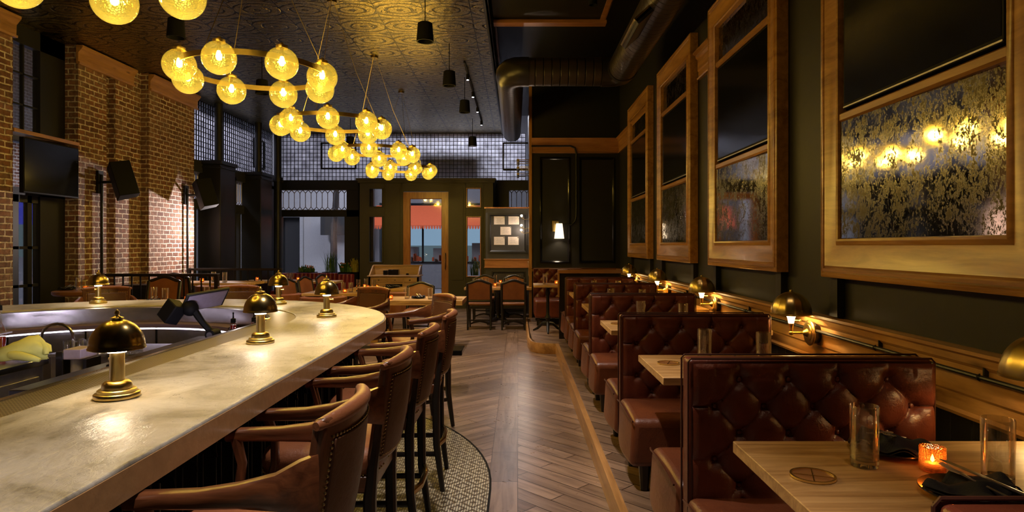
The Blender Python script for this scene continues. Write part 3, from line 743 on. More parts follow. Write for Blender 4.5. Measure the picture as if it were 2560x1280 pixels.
# ------------------------------------------------------------------ booth benches
BW, BH = 1.0, .985
def make_bench(bx=None):
    t = thing('booth_bench', '', 'booth bench')
    x0, z0 = .108, None
    zr = [.905-.107*k for k in range(5)]       # button rows
    def disp(x, z):
        zt = BH; e = .0
        a = (x-.205)/.2 + (z-zr[0])/.214; b = (x-.205)/.2 - (z-zr[0])/.214
        sa, sb = abs(sin(pi*a)), abs(sin(pi*b))
        d = (min(sa, 1)**.27)*(min(sb, 1)**.27)
        if z > zr[0]:
            k = min(1, (z-zr[0])/.03); d2 = abs(sin(pi*(x-.205)/.2))**.35*.75+.25*0
            if not (.1 < x < .9): d2 = .9
            d = d*(1-k)+d2*k
        zb = zr[4]-.02
        if z < zb:
            k = min(1, (zb-z)/.03); d2 = .85*(abs(sin(pi*(x-.205)/.2))**.4)+.1; d = d*(1-k)+d2*k
        ex = min(x, BW-x)
        if ex < .10:
            k = min(1, (.10-ex)/.03)
            d2 = abs(sin(pi*(z-zr[1])/.214))**.3*.8+.1
            d = d*(1-k)+d2*k
        edge = min(1, ex/.03, (BH-z)/.03, max(0, (z-.40))/.02+.2)
        edge = max(0, edge)
        return .014 + .036*d*sqrt(edge)
    btns = [(.205+.2*k, zr[j]) for j in (0, 2, 4) for k in range(4)] + [(.105+.2*k, zr[j]) for j in (1, 3) for k in range(5)]
    for s in (-1, 1):
        def fn(u, v):
            x = .012+u*(BW-.024); z = .36+v*(BH-.372); d = disp(x, z)
            for bx_, bz in btns:
                r2 = ((x-bx_)**2+(z-bz)**2)
                if r2 < .012: d -= .020*math.exp(-r2/.0007)
            return Vector((x, s*(.045+d), z))
        m = MB().grid(fn, 130, 84)
        p = obj('tufted_back', m, 'leather_oxblood', t, smooth=80)
        if s == -1:
            bb = MB().sphere((0,0,0), .011, 12, 8, (1,.6,1)); b0 = obj('button', bb, 'leather_oxblood', p)
            for i, (bx_, bz) in enumerate(btns):
                b = b0 if i == 0 else b0.copy()
                if i: col.objects.link(b); b.parent = p
                b.location = (bx_, -(.045+.009), bz)
    obj('back_frame', MB().box(0, BW, -.05, .05, .15, BH), 'leather_oxblood', t, bevel=.018, seg=3)
    for s in (-1, 1):
        obj('piping', MB().tube([(-.002, s*.052, .16), (-.002, s*.052, BH-.01), (.01, s*.052, BH+.004), (BW-.01, s*.052, BH+.004), (BW+.002, s*.052, BH-.01), (BW+.002, s*.052, .45)], .0045, 6), 'leather_piping', t)
        q = MB()
        def sec(y, z0_, z1_, bx_):
            return [Vector((-bx_, y, z0_)), Vector((BW, y, z0_)), Vector((BW, y, z1_)), Vector((.0-bx_*.5, y, z1_))]
        y0, y1 = s*.06, s*.60
        N_ = 10
        loops = [sec(y0+(y1-y0)*k/N_, .15, .43+.03*sin(pi*k/N_) if k < N_ else .42, .02+.03*sin(pi*min(1, k/N_*.9))) for k in range(N_+1)]
        q.loft(loops); obj('seat', q, 'leather_seat', t, smooth=50, bevel=.035, seg=4)
        obj('seat_piping', MB().tube([(-.028-.012*sin(pi*k/8), s*(.08+.045*k*1.3), .445+.028*sin(pi*k/8)-.02) for k in range(9)] + [(-.02, s*.60, .42)], .005, 6), 'leather_piping', t)
        for lx in (.03, BW-.1):
            for ly in (.12, .54):
                obj('leg', MB().tube([(lx+.03, s*ly, .16), (lx+.03, s*ly, .0)], 0, sec=[(.034,.034), (.022,.022)]), 'black_wood', t)
    return t
bench0 = make_bench()
BY = [2.66, 4.34, 6.14, 7.82, 9.30]
bl = ['oxblood button-tufted booth bench behind the nearest table, its tufted face fully in view', 'tufted leather booth bench, second one back from the nearest table', 'tufted leather booth bench, third one back along the wall',
      'tufted leather booth bench, fourth one back along the wall', 'tufted leather booth bench farthest back, against the wood-capped low partition']
for i, y in enumerate(BY):
    o = bench0 if i == 0 else dup(bench0, (0,0,0))
    o.location = (.69 if i else .695, y, PZ); o['label'] = bl[i]; o['group'] = 'tufted booth benches along the wall'
o = dup(bench0, (.76, 1.115, PZ), 0, 'booth bench in the bottom right corner, only its brown leather back edge showing', 'tufted booth benches along the wall')

# booth tables
def make_table():
    t = thing('booth_table', '', 'table')
    obj('tabletop', MB().box(0, 1.23, -.325, .325, .765, .803), 'oak', t, bevel=.003)
    obj('pedestal', MB().box(.50, .56, -.05, .05, .03, .765).box(.98, 1.04, -.05, .05, .03, .765).box(.45, 1.1, -.22, .22, .745, .765), 'black_wood', t)
    obj('foot', MB().box(.35, .71, -.03, .03, .0, .03).box(.5, .56, -.2, .2, .0, .03), 'iron', t)
    obj('foot', MB().box(.86, 1.16, -.03, .03, .0, .03).box(.98, 1.04, -.2, .2, .0, .03), 'iron', t)
    return t
tb0 = make_table(); TY = [1.785, 3.445, 5.19, 6.80, 8.55]
tl = ['knotty light wood booth table nearest to us with plates and two tall glasses', 'light wood booth table between the first and second tufted benches', 'light wood booth table between the second and third tufted benches',
      'light wood booth table between the third and fourth benches', 'light wood booth table farthest back, before the last bench']
for i, y in enumerate(TY):
    o = tb0 if i == 0 else dup(tb0, (0,0,0))
    o.location = (.708, y, PZ+.003); o['label'] = tl[i]; o['group'] = 'booth tables along the wall'
TZ = PZ+.8075
# low partition at the end of the booths
lp = thing('booth_partition', 'black low partition with a wood cap behind the farthest booth bench', 'partition', (0,0,PZ))
obj('panel', MB().box(.64, 1.60, 9.95, 10.01, 0, 1.02), 'black_wood', lp); obj('wood_cap', MB().box(.62, 1.62, 9.92, 10.04, 1.02, 1.075), 'trim_wood', lp)
obj('wood_edge', MB().box(.62, .645, 9.93, 10.03, .65, 1.02), 'frame_wood_z', lp)

# far banquette and table with iron tripod
fb = thing('corner_banquette', 'red tufted banquette in the corner behind the low partition', 'banquette', (.30, 12.5, PZ))
def fbf(u, v):
    x = u*.95; z = .40+v*.60; a = x/.2+z/.22; b = x/.2-z/.22
    return Vector((x, -.10-.05*(abs(sin(pi*a))**.5)*(abs(sin(pi*b))**.5), z))
obj('tufted_back', MB().grid(fbf, 60, 40), 'leather_oxblood', fb, smooth=80); obj('back_frame', MB().box(0,.95,-.10,.2,.1,1.0), 'leather_dark', fb, bevel=.02)
obj('seat', MB().box(0,.95,-.95,-.12,.14,.46), 'leather_oxblood', fb, bevel=.04, seg=4)
for a in (.04, .88):
    for b in (-.90, -.15): obj('leg', MB().box(a, a+.05, b, b+.05, 0, .15), 'black_wood', fb)
ct = thing('pedestal_table', 'small table with a cast iron tripod foot before the corner banquette', 'table', (.50, 10.75, PZ))
obj('tabletop', MB().box(-.24,.26,-.30,.30,.765,.803), 'oak', ct, bevel=.004)
obj('pedestal', MB().lathe([(.03,.10), (.03,.2), (.05,.24), (.028,.3), (.025,.6), (.045,.66), (.03,.72), (.08,.765)], 16), 'iron', ct)
for k in range(3):
    a = 2*pi*k/3+.5; obj('foot', MB().tube([(0,0,.16), (cos(a)*.1, sin(a)*.1, .14), (cos(a)*.2, sin(a)*.2, .05), (cos(a)*.28, sin(a)*.28, .012)], [.03,.028,.022,.014], 8), 'iron', ct)
# ------------------------------------------------------------------ framed mirrors with screens on the right wall
FR = [(2.38, 4.13, 'largest framed mirror at the right edge, chandelier globes reflected in its mottled glass'), (4.84, 6.59, 'framed mottled mirror second from the right, directly left of the largest one'),
      (7.27, 9.02, 'framed mirror with the white wall lamp reflected in its lower glass'), (9.66, 11.42, 'narrowest-looking framed mirror, farthest along the wall by the black panels')]
scr = ['flat black television in the nearest and largest wooden frame', 'flat black television in the second wooden frame from the right', 'flat black television in the third wooden frame from the right', 'flat black television in the farthest wooden frame']
XF = 2.045
for i, (y0, y1, lb) in enumerate(FR):
    t = thing('framed_mirror', lb, 'mirror', (XF, (y0+y1)/2, 1.40), 0, 'framed mirrors along the booth wall')
    hw = (y1-y0)/2; H = 2.62
    f = lambda u, v, w: Vector((-w, u, v))
    q = MB(); rectframe(q, -hw, hw, 0, H, [(0,0), (0,.088), (.006,.094), (.018,.094), (.024,.086), (.032,.098), (.044,.098), (.050,.088), (.060,.096), (.070,.092), (.085,.084), (.165,.072), (.172,.080), (.186,.086), (.196,.080), (.200,.060), (.200,.03)], f, 1, 1.22)
    obj('frame', q, 'frame_wood', t, smooth=40)
    a, b = -hw+.2, hw-.2; z0, z1 = .245, H-.245
    for zz in (.985, 2.0): obj('crossbar', MB().loft([[f(a, zz-.03, 0), f(a, zz-.03, .055), f(a, zz-.018, .072), f(a, zz+.018, .072), f(a, zz+.03, .055), f(a, zz+.03, 0)], [f(b, zz-.03, 0), f(b, zz-.03, .055), f(b, zz-.018, .072), f(b, zz+.018, .072), f(b, zz+.03, .055), f(b, zz+.03, 0)]]), 'frame_wood', t)
    obj('backing', MB().box(-.012, 0, a-.02, b+.02, z0-.02, z1+.02), 'black_matte', t)
    for za, zb in ((z0, .955), (2.03, z1)):
        q = MB(); tl_ = .018 if za < 1 else 0; dn = .028
        # glass slightly canted in its rebate
        P = lambda u, v: Vector((-.045 - dn*((u-a)/(b-a)-.5)*1.6, u, v)) if za < 1 else Vector((-.04, u, v))
        q.loft([[P(a, za), P(b, za), P(b, za)+Vector((.004,0,0)), P(a, za)+Vector((.004,0,0))], [P(a, zb), P(b, zb), P(b, zb)+Vector((.004,0,0)), P(a, zb)+Vector((.004,0,0))]])
        obj('mirror_glass', q, 'antique_mirror', t, smooth=0)
    tv = thing('television', scr[i], 'television', (XF-.02, (y0+y1)/2, 2.43), 0, 'televisions set in the wooden frames')
    obj('housing', MB().box(-.042, 0, a+.03, b-.03, 0, .925), 'black_matte', tv, bevel=.004)
    obj('screen', MB().box(-.044, -.0425, a+.045, b-.045, .03, .91), 'black_gloss', tv, smooth=0)
    obj('chrome_edge', MB().box(-.046, -.042, a+.035, b-.035, .006, .014), 'steel_dark', tv, smooth=0)
k = 30
for y0, y1, _ in FR:
    for yy in (y0+.03, y1-.12):
        sbox('trim_%d' % k, 'black_paint', 2.0, XR+.01, yy, yy+.10, 1.15, 3.5); k += 1
# ------------------------------------------------------------------ wall sconces over the booths
def make_sconce():
    t = thing('swing_sconce', '', 'wall lamp')
    Mx = Matrix.Rotation(-pi/2, 4, 'Y')
    obj('mounting_box', MB().lathe([(0,0), (.072,0), (.072,.05), (0,.05)], 32, M=Mx), 'black_wood', t)
    obj('back_plate', MB().lathe([(0,.05), (.084,.05), (.086,.056), (.080,.062), (.060,.064), (.056,.070), (.030,.074), (.020,.09), (.012,.10), (0,.10)], 40, M=Mx), 'brass_bright', t, smooth=40)
    obj('arm', MB().tube([(-.09,0,0), (-.175,0,0)], .008, 12).sphere((-.178,0,0), .016), 'brass_bright', t)
    obj('stem', MB().lathe([(0,0), (.012,.0), (.013,.03), (.016,.04), (.018,.055)], 20, (-.178,0,.01)), 'brass_bright', t)
    q = MB().lathe([(.016,.05), (.024,.09), (.038,.125), (.040,.145), (.034,.145), (.015,.052)], 24, (-.178,0,.01), cap=False); obj('glass_cone', q, 'lamp_cone', t)['label'] = 'glowing flared glass cone'
    obj('switch_knob', MB().tube([(-.16,-.0,.085), (-.13,-.02,.085)], .004, 6).sphere((-.126,-.022,.085), .008, 8, 6), 'brass_bright', t)
    n = 48; r, h, z0 = .128, .145, .128
    loops = []
    for rr, z in [(r+.004, z0-.004), (r+.004, z0+.004), (r, z0+.006)] + [(r*cos(a), z0+.006+h*sin(a)) for a in [pi/2*i/12 for i in range(1, 12)]] + [(.012, z0+.006+h)]:
        l = []
        for j in range(n):
            a = 2*pi*j/n; w = 1+.045*(abs(cos(7*a))-.5)*min(1, max(0, (z-z0)/.02))*min(1, rr/.05); l.append(Vector((-.178+rr*w*cos(a), rr*w*sin(a), z)))
        loops.append(l)
    for rr, z in [(.010, z0+h+.002)] + [((r-.004)*cos(a), z0+.004+(h-.004)*sin(a)) for a in [pi/2*i/8 for i in range(7, 0, -1)]] + [(r-.001, z0-.004)]:
        loops.append([Vector((-.178+rr*cos(2*pi*j/n), rr*sin(2*pi*j/n), z)) for j in range(n)])
    loops.append(loops[0])
    obj('lamp_shade', MB().loft(loops, True, False), 'brass', t, smooth=50)
    obj('finial', MB().sphere((-.178,0,z0+h+.010), .012, 12, 8), 'brass', t)
    return t
sc0 = make_sconce()
SY = [2.25, 4.33, 6.44, 8.5, 10.65]
sl = ['brass dome wall lamp cut off by the right edge of the picture', 'largest fully visible brass dome wall lamp, above the nearest bench back', 'brass dome wall lamp second along from the nearest whole one', 'brass dome wall lamp above the third and fourth benches', 'smallest brass dome wall lamp, farthest along the booth wall']
for i, y in enumerate(SY):
    o = sc0 if i == 0 else dup(sc0, (0,0,0))
    o.location = (2.026, y, 1.01); o['label'] = sl[i]; o['group'] = 'brass dome lamps along the booth wall'
    light('POINT', 'sconce_glow', (1.845, y, 1.19), 27 if i else 11, (1,.68,.30), .025)
q = MB().tube([(1.985, -.5, 1.033), (1.985, 12.6, 1.033)], .011, 10)
tag(obj('conduit', q, 'iron'), 'straight black metal conduit running along the wood wainscot behind the lamps', 'conduit')
for i, y in enumerate((2.75, 3.55, 5.55, 7.6)):
    o = tag(obj('conduit_strap', MB().box(2.0, 2.02, y-.005, y+.005, 1.03, 1.075).tube([(1.985, y, 1.018), (1.972, y, 1.026), (1.970, y, 1.04), (1.985, y, 1.048)], .003, 6), 'iron'), 'small black strap clamping the conduit to the wainscot', 'pipe clamp', 'conduit straps on the wainscot')

# ------------------------------------------------------------------ chandeliers
def make_chandelier():
    t = thing('ring_chandelier', '', 'chandelier')
    R, GZ = .6, -.13
    q = MB(); n = 96
    loops = [[Vector((r*cos(2*pi*i/n), r*sin(2*pi*i/n), z)) for i in range(n)] for r, z in ((R-.006,.03), (R+.006,.03), (R+.006,.075), (R-.006,.075), (R-.006,.03))]
    q.loft(loops, True, False); obj('ring', q, 'brass', t, smooth=40)
    for k in range(3):
        a = 2*pi*k/3+.3; obj('cable', MB().tube([(R*cos(a), R*sin(a), .07), (R*.5*cos(a), R*.5*sin(a), .72), (.03*cos(a), .03*sin(a), CZ-3.064-.03)], .003, 5), 'brass', t)
    obj('canopy', MB().lathe([(0,0), (.06,0), (.06,.03), (0,.03)], 24, (0,0,CZ-3.064-.03)), 'brass_dark', t)
    g0 = None
    for k in range(8):
        a = 2*pi*k/8
        if g0 is None:
            prof = [(.13*sin(x), .13*cos(x)) for x in [pi*(i+.6)/20 for i in range(20)]] + [(0,-.13)]
            g0 = obj('globe', MB().lathe(prof, 40, (0,0,0), cap=False), 'globe_amber', t, smooth=80); g = g0
            obj('cap', MB().lathe([(0,.118), (.045,.118), (.047,.124), (.047,.142), (.02,.146), (.012,.165), (0,.165)], 24), 'brass', g0)
            obj('bulb', MB().lathe([(0,.045), (.012,.04), (.020,.018), (.024,-.012), (.018,-.034), (0,-.043)], 14, (0,0,.02)), 'bulb_warm', g0)
            obj('socket', MB().lathe([(0,.055), (.015,.055), (.015,.12), (0,.12)], 12), 'brass_dark', g0)
            kd = kids(g0)
        else:
            g = g0.copy(); col.objects.link(g); g.parent = t
            for c in kd:
                d = c.copy(); col.objects.link(d); d.parent = g
        g.location = (R*cos(a), R*sin(a), 0)
    return t
ch0 = make_chandelier()
CHD = [(3.26, 12, 'nearest ring chandelier, only its lowest globes dipping in at the top left'), (5.59, -3, 'largest whole ring chandelier of amber globes, in front of the brick wall'), (7.91, 12, 'middle ring chandelier of amber globes, in front of the glazed corner'),
       (10.25, 5, 'ring chandelier second from the far end, overlapping the gridded window'), (12.60, 36, 'farthest and lowest-looking ring chandelier, just above the entrance vestibule')]
for i, (y, r, lb) in enumerate(CHD):
    o = ch0 if i == 0 else dup(ch0, (0,0,0))
    o.location = (-2.3, y, 3.064); o.rotation_euler = (0,0,radians(r)); o['label'] = lb; o['group'] = 'row of ring chandeliers over the bar'
    for k in range(8):
        a = radians(r)+2*pi*k/8
        light('POINT', 'globe_glow', (-2.3+.6*cos(a), y+.6*sin(a), 3.064-.045), 12, (1,.72,.34), .02)
# cylinder pendants
def make_can():
    t = thing('pendant_can', '', 'pendant lamp')
    obj('shade', MB().lathe([(.07,.22), (.085,.21), (.10,0), (.085,0), (.07,.19), (0,.19), (0,.22)], 32), 'black_matte', t, smooth=40)
    obj('cord', MB().tube([(0,0,.22), (0,0,CZ-4.0)], .006, 6), 'black_matte', t); return t
can0 = make_can(); CN = [(-1.08, 7.44, 'black can pendant nearest to us, hanging under the gold-lit ceiling'), (-1.02, 9.5, 'black can pendant, second of the row right of the chandeliers'), (-.95, 11.4, 'black can pendant, third of the row right of the chandeliers'),
    (-1.03, 14.5, 'black can pendant hanging before the bright gridded window'), (-3.9, 7.3, 'black can pendant above the large chandelier at the left'), (-4.0, 10.0, 'black can pendant left, above the middle chandelier'), (-3.8, 14.5, 'black can pendant far left behind the globes')] + [(-.35, yy, 'black can pendant added unseen above us for fill light') for yy in (5.3, 3.1, .9, -1.2)]  # the closing entries are unseen pendants added for fill light
for i, (x, y, lb) in enumerate(CN):
    o = can0 if i == 0 else dup(can0, (0,0,0)); o.location = (x, y, 3.97 if y != 14.5 else 3.85); o['label'] = lb; o['group'] = 'black can pendants'
# ------------------------------------------------------------------ spiral duct
du = thing('spiral_duct', 'large black spiral air duct crossing under the right ceiling', 'air duct', (0, 9.4, 4.15))
def seg(p0, p1, r=.205, name='duct_section'):
    p0, p1 = Vector(p0), Vector(p1); d = p1-p0
    o = obj(name, MB().lathe([(0,0), (r,0), (r, d.length), (0, d.length)], 40), 'spiral_duct', du, smooth=40)
    o.location = p0; o.rotation_euler = d.to_track_quat('Z', 'Y').to_euler(); return o
seg((-.12,.25,0), (-.14,5.2,.02)); seg((.13,0,0), (1.25,0,0)); seg((1.5,-.25,0), (1.5,-10.5,0))
obj('elbow', MB().tube([(-.12,.30,0), (-.12,.18,0), (-.09,.08,0), (-.02,.01,0), (.08,0,0), (.16,0,0)], .215, 32), 'duct_black', du, smooth=60)
obj('elbow', MB().tube([(1.22,0,0), (1.32,0,0), (1.42,-.03,0), (1.49,-.1,0), (1.5,-.2,0), (1.5,-.3,0)], .215, 32), 'duct_black', du, smooth=60)
M = Matrix.Translation((1.33,-2.5,-.17)) @ Matrix.Rotation(radians(48), 4, 'Y')
obj('vent_grille', MB().box(-.03,.03,-.42,.42,-.17,.17,M), 'iron', du, bevel=.005)
obj('vent_frame', (lambda q: rectframe(q, -.42, .42, -.17, .17, [(0,0), (0,.045), (.02,.045), (.025,.02)], lambda u, v, h: M @ Vector((-h,u,v))))(MB()), 'brass_dark', du)
# ------------------------------------------------------------------ left wall things
tv = thing('television', 'flat black television hung in the window bay above the glass door', 'television', (-6.52, 8.97, 2.30)); tv.rotation_euler = (0,0,0)
obj('housing', MB().box(-.06,0,-.53,.53,0,.74), 'black_matte', tv, bevel=.004); obj('screen', MB().box(.001,.003,-.515,.515,.02,.72), 'black_gloss', tv, smooth=0)
def make_spk():
    t = thing('wall_speaker', '', 'loudspeaker')
    M = Matrix.Translation((.42,-.1,0)) @ Matrix.Rotation(radians(-50), 4, 'Z') @ Matrix.Rotation(radians(14), 4, 'X') @ Matrix.Rotation(radians(-10), 4, 'Y')
    obj('cabinet', MB().loft([[M @ Vector(p) for p in ((-.19,-.13,-.27), (.19,-.13,-.27), (.13,.16,-.27), (-.13,.16,-.27))], [M @ Vector(p) for p in ((-.19,-.13,.27), (.19,-.13,.27), (.13,.16,.27), (-.13,.16,.27))]]), 'black_matte', t, bevel=.01)
    obj('bracket', MB().tube([(.02,0,-.02), (.2,-.02,-.02), (.3,-.06,-.02)], .022, 8).box(-.02,.02,-.06,.06,-.2,.16), 'iron', t)
    obj('pole', MB().tube([(.03,0,.1), (.03,0,-2.0)], .022, 8), 'iron', t); return t
sp0 = make_spk(); sp0.location = (-6.6, 10.1, 2.62); sp0['label'] = 'black wall speaker tilted on its bracket against the warm lit brick'; sp0['group'] = 'black wall speakers'
dup(sp0, (-6.46, 12.45, 2.60), 0, 'black wall speaker at the end of the brick wall, before the dark pilaster')
# ------------------------------------------------------------------ partition lamps and notices
t = thing('shaded_sconce', 'brass wall lamp with a glowing white shade on the black panelled wall', 'wall lamp', (.76, yp-.005, 1.98))
obj('back_plate', MB().box(-.07,.07,-.03,0,-.10,.12), 'brass', t, bevel=.004)
obj('arm', MB().tube([(.0,-.03,.05), (.0,-.10,.10), (.05,-.16,.10), (.06,-.17,.05)], .006, 8), 'iron', t)
obj('lamp_shade', MB().lathe([(.062,.06), (.098,-.24), (.096,-.24), (.060,.06)], 32, (.06,-.17,0), cap=False), 'shade_glow', t)
light('POINT', 'sconce_glow', (.82, yp-.175, 1.84), 14, (1,.76,.5), .04)
q = MB().tube([(XP+.0,yp-.03,3.60), (1.05,yp-.05,3.60), (1.14,yp-.05,3.56), (1.17,yp-.05,3.46), (1.17,yp-.05,2.2), (1.15,yp-.05,2.10), (1.08,yp-.05,2.02), (.86,yp-.03,2.02)], .018, 10)
tag(obj('conduit', q, 'iron'), 'black bent conduit dropping down the panelled wall to the shaded lamp', 'conduit')
def make_bulbs():
    t = thing('bulb_sconce', '', 'wall lamp')
    obj('back_plate', MB().box(-.012,0,-.05,.05,-.12,.12), 'brass', t, bevel=.004)
    for z in (.0,):
        obj('arm', MB().tube([(-.01,0,z), (-.12,0,z-.02), (-.19,0,z+.02)], .007, 8), 'brass', t)
        obj('bulb', MB().sphere((-.19,0,z+.06), .022, 12, 8), 'bulb_white', t)
    return t
bs0 = make_bulbs()
for i, (y, z, lb) in enumerate(((13.3, 2.16, 'highest bare bulb wall lamp glaring beside the pinned papers'), (14.2, 1.99, 'bare bulb wall lamp, second of the cluster by the papers'), (14.75, 1.90, 'bare bulb wall lamp, lowest of the cluster by the papers'))):
    o = bs0 if i == 0 else dup(bs0, (0,0,0)); o.location = (XP-.006, y, z); o['label'] = lb; o['group'] = 'bare bulb wall lamps'
    light('POINT', 'bulb_glow', (XP-.196, y, z+.06), 34, (1,.78,.6), .022)
def make_pic():
    t = thing('picture_light', '', 'picture lamp')
    for y in (-.28, .0, .28): obj('arm', MB().tube([(0,y,.02), (-.26,y,.02)], .008, 6), 'brass', t)
    obj('lamp_bar', MB().tube([(-.27,-.36,0), (-.27,.36,0)], .03, 12), 'brass_bright', t); return t
pc0 = make_pic()
for i, (y, lb) in enumerate(((13.4, 'brass picture lamp nearest to us, under the end of the duct'), (14.6, 'middle brass picture lamp on the side wall'), (15.9, 'farthest brass picture lamp on the side wall'))):
    o = pc0 if i == 0 else dup(pc0, (0,0,0)); o.location = (XP, y, 3.34); o['label'] = lb; o['group'] = 'brass picture lamps in a row'
NP = [(1235, 541, 'top left pinned sheet'), (1271, 541, 'top right pinned sheet'), (1251, 567, 'middle pinned sheet'), (1235, 592, 'bottom left pinned sheet'), (1270, 592, 'bottom right pinned sheet')]
for px, py, lb in NP:
    x0 = (px-1295)/1600*15; z1 = 1.6-(py-614)/1600*15; t = thing('pinned_sheet', lb+' of white paper on the dark notice panel', 'notice', (x0, 14.995, z1), 0, 'sheets pinned on the notice panel')
    obj('sheet', MB().box(0,.25,-.004,0,-.19,0), 'paper', t, smooth=0)
    obj('print', (lambda q: [q.box(.05+.02*(k % 2), .20-.02*(k % 3), -.0055, -.0045, -.05-.022*k, -.044-.022*k) for k in range(5)] and q)(MB()), 'steel_dark', t, smooth=0)
    obj('clip', MB().box(.225,.245,-.02,-.004,-.03,-.01), 'steel', t)

# ------------------------------------------------------------------ tableware
def make_tumbler(name='glass_tumbler', r=.040, h=.176, base=.020):
    t = obj(name, MB().lathe([(0,0), (r*.92,0), (r*.95,.004), (r,h-.002), (r-.0010,h), (r-.0022,h-.002), (r*.95-.0028,base), (r*.6,base-.003), (0,base-.002)], 48), 'thin_clear', None, smooth=60)
    obj('glass_base', MB().lathe([(0,.001), (r*.90,.001), (r*.93,.005), (r*.94,base), (r*.6,base-.002), (0,base-.003)], 40), 'glass_clear', t)
    return tag(t, '', 'glass')
gl0 = make_tumbler()
USED = set()
def inst(proto, loc, label, group=None, rz=0, key=None):
    k = proto.name
    if k not in USED:
        USED.add(k); o = proto; o.location = loc; o.rotation_euler = (0,0,rz)
    else: o = dup(proto, loc, rz)
    o['label'] = label
    if group: o['group'] = group
    return o
GZ_ = TZ
inst(gl0, (1.012,1.87,GZ_), 'tall clear glass left on the nearest booth table, beside the folded napkin plate', 'tall glasses on the booth tables')
inst(gl0, (1.297,1.73,GZ_), 'tall clear glass at the right edge of the nearest booth table', 'tall glasses on the booth tables')
for (x, y, lb) in ((1.04,3.57,'left glass seen over the nearest bench back'), (1.32,3.44,'right glass seen over the nearest bench back'), (1.03,5.37,'left glass seen over the second bench back'), (1.33,5.16,'right glass seen over the second bench back'),
                   (1.01,6.96,'left glass just showing over the third bench back'), (1.33,6.85,'right glass just showing over the third bench back'), (1.02,8.60,'glass just showing over the fourth bench back'), (1.33,8.50,'rim of a glass right over the fourth bench back')):
    inst(gl0, (x,y,GZ_), lb, 'tall glasses on the booth tables')
# votive
def make_votive():
    t = thing('candle_votive', '', 'candle')
    n = 40; loops = []
    for i in range(9):
        z = .002+.066*i/8; loops.append([Vector(((.0325+.0016*(cos(pi*(j+i))))*cos(2*pi*j/n), (.0325+.0016*cos(pi*(j+i)))*sin(2*pi*j/n), z)) for j in range(n)])
    inner = [[Vector((.0285*cos(2*pi*j/n), .0285*sin(2*pi*j/n), z)) for j in range(n)] for z in (.068, .008)]
    q = MB(); q.loft(loops+inner); obj('glass_cup', q, 'votive_glass', t, smooth=30)
    obj('candle', MB().lathe([(0,.009), (.020,.009), (.020,.022), (0,.022)], 20), 'candle_wax', t)
    obj('flame', MB().lathe([(0,0), (.005,.006), (.0045,.012), (0,.024)], 10, (0,0,.023)), 'flame', t); return t
vt0 = make_votive()
inst(vt0, (1.185,1.83,GZ_), 'faceted amber glass votive candle on the nearest booth table', 'lit votive candles')
light('POINT', 'candle_glow', (1.185,1.83,GZ_+.05), .06, (1,.45,.12), .008)
# napkin plates with cutlery
def fork(mb, M):
    mb.tube([M @ Vector(p) for p in ((0,0,0), (.0,.09,.003), (0,.115,.006))], 0, sec=[(.006,.0015), (.0035,.0015), (.009,.001)])
    for k in range(4):
        x = -.0095+.0063*k; mb.tube([M @ Vector(p) for p in ((x*.9,.113,.006), (x,.135,.004), (x,.165,.009))], .0013, 5)
def knife(mb, M): mb.tube([M @ Vector(p) for p in ((0,0,0), (0,.085,.002), (0,.10,.003), (0,.19,.003), (-.004,.205,.003))], 0, sec=[(.007,.003), (.0055,.003), (.009,.001), (.009,.0008), (.001,.0006)])
def make_setting():
    t = thing('place_setting', '', 'plate')
    obj('plate', MB().lathe([(0,0), (.06,0), (.065,.003), (.112,.012), (.120,.016), (.119,.019), (.110,.016), (.064,.007), (0,.006)], 48), 'plate_black', t, smooth=60)
    def cl(u, v):
        x = (u-.5)*.19; y = (v-.5)*.15
        z = .026+.013*sin(3.2*u*pi)*cos(2.1*v*pi)+.026*math.exp(-((v-.3)**2)/.03)*(.3+.7*u); return Vector((x, y, z))
    q = MB(); q.grid(cl, 24, 18); q.grid(lambda u, v: cl(u, v)*1.0+Vector((0,0,-.008)), 24, 18); nk = obj('napkin', q, 'napkin', t, smooth=80, weld=False)
    s = nk.modifiers.new('s', 'SOLIDIFY'); s.thickness = .002
    q = MB(); fork(q, Matrix.Translation((-.01,-.09,.028)) @ Matrix.Rotation(.20, 4, 'X')); obj('fork', q, 'silver', t)
    q = MB(); knife(q, Matrix.Translation((.035,-.11,.030)) @ Matrix.Rotation(.16, 4, 'X')); obj('knife', q, 'silver', t); return t
ps0 = make_setting()
inst(ps0, (1.16,1.635,GZ_), 'black plate with dark napkin, fork and knife in the bottom right corner', 'napkin plates on the booth tables', .55)
inst(ps0, (1.165,2.0,GZ_), 'black plate with folded dark napkin behind the left tall glass', 'napkin plates on the booth tables', 2.3)
inst(ps0, (1.20,3.30,GZ_), 'black napkin plate hidden mostly behind the nearest bench back', 'napkin plates on the booth tables', 1.2)
def make_ring():
    t = thing('brass_coaster', '', 'coaster')
    n = 48; R = .056; loops = [[Vector((r*cos(2*pi*i/n), r*sin(2*pi*i/n), z)) for i in range(n)] for r, z in ((R-.002,0), (R+.004,0), (R+.004,.006), (R-.002,.006), (R-.002,0))]
    obj('rim', MB().loft(loops, True, False), 'brass_bright', t); obj('disc', MB().lathe([(0,0), (R,0), (R,.002), (0,.002)], 40), 'trim_wood', t)
    obj('crossbar', MB().box(-R,R,-.0015,.0015,.002,.004), 'brass_bright', t); o = obj('crossbar', MB().box(-R,R,-.0015,.0015,.002,.0039), 'brass_dark', t); o.rotation_euler = (0,0,pi/2); return t
rg0 = make_ring()
for x, y, lb in ((.82,1.78,'round brass coaster inlay with a cross on the nearest booth table'), (.82,3.49,'round brass coaster on the table behind the nearest bench'), (.82,5.25,'round brass coaster on the third booth table back')): inst(rg0, (x,y,GZ_), lb, 'brass coasters on booth tables', -.35)
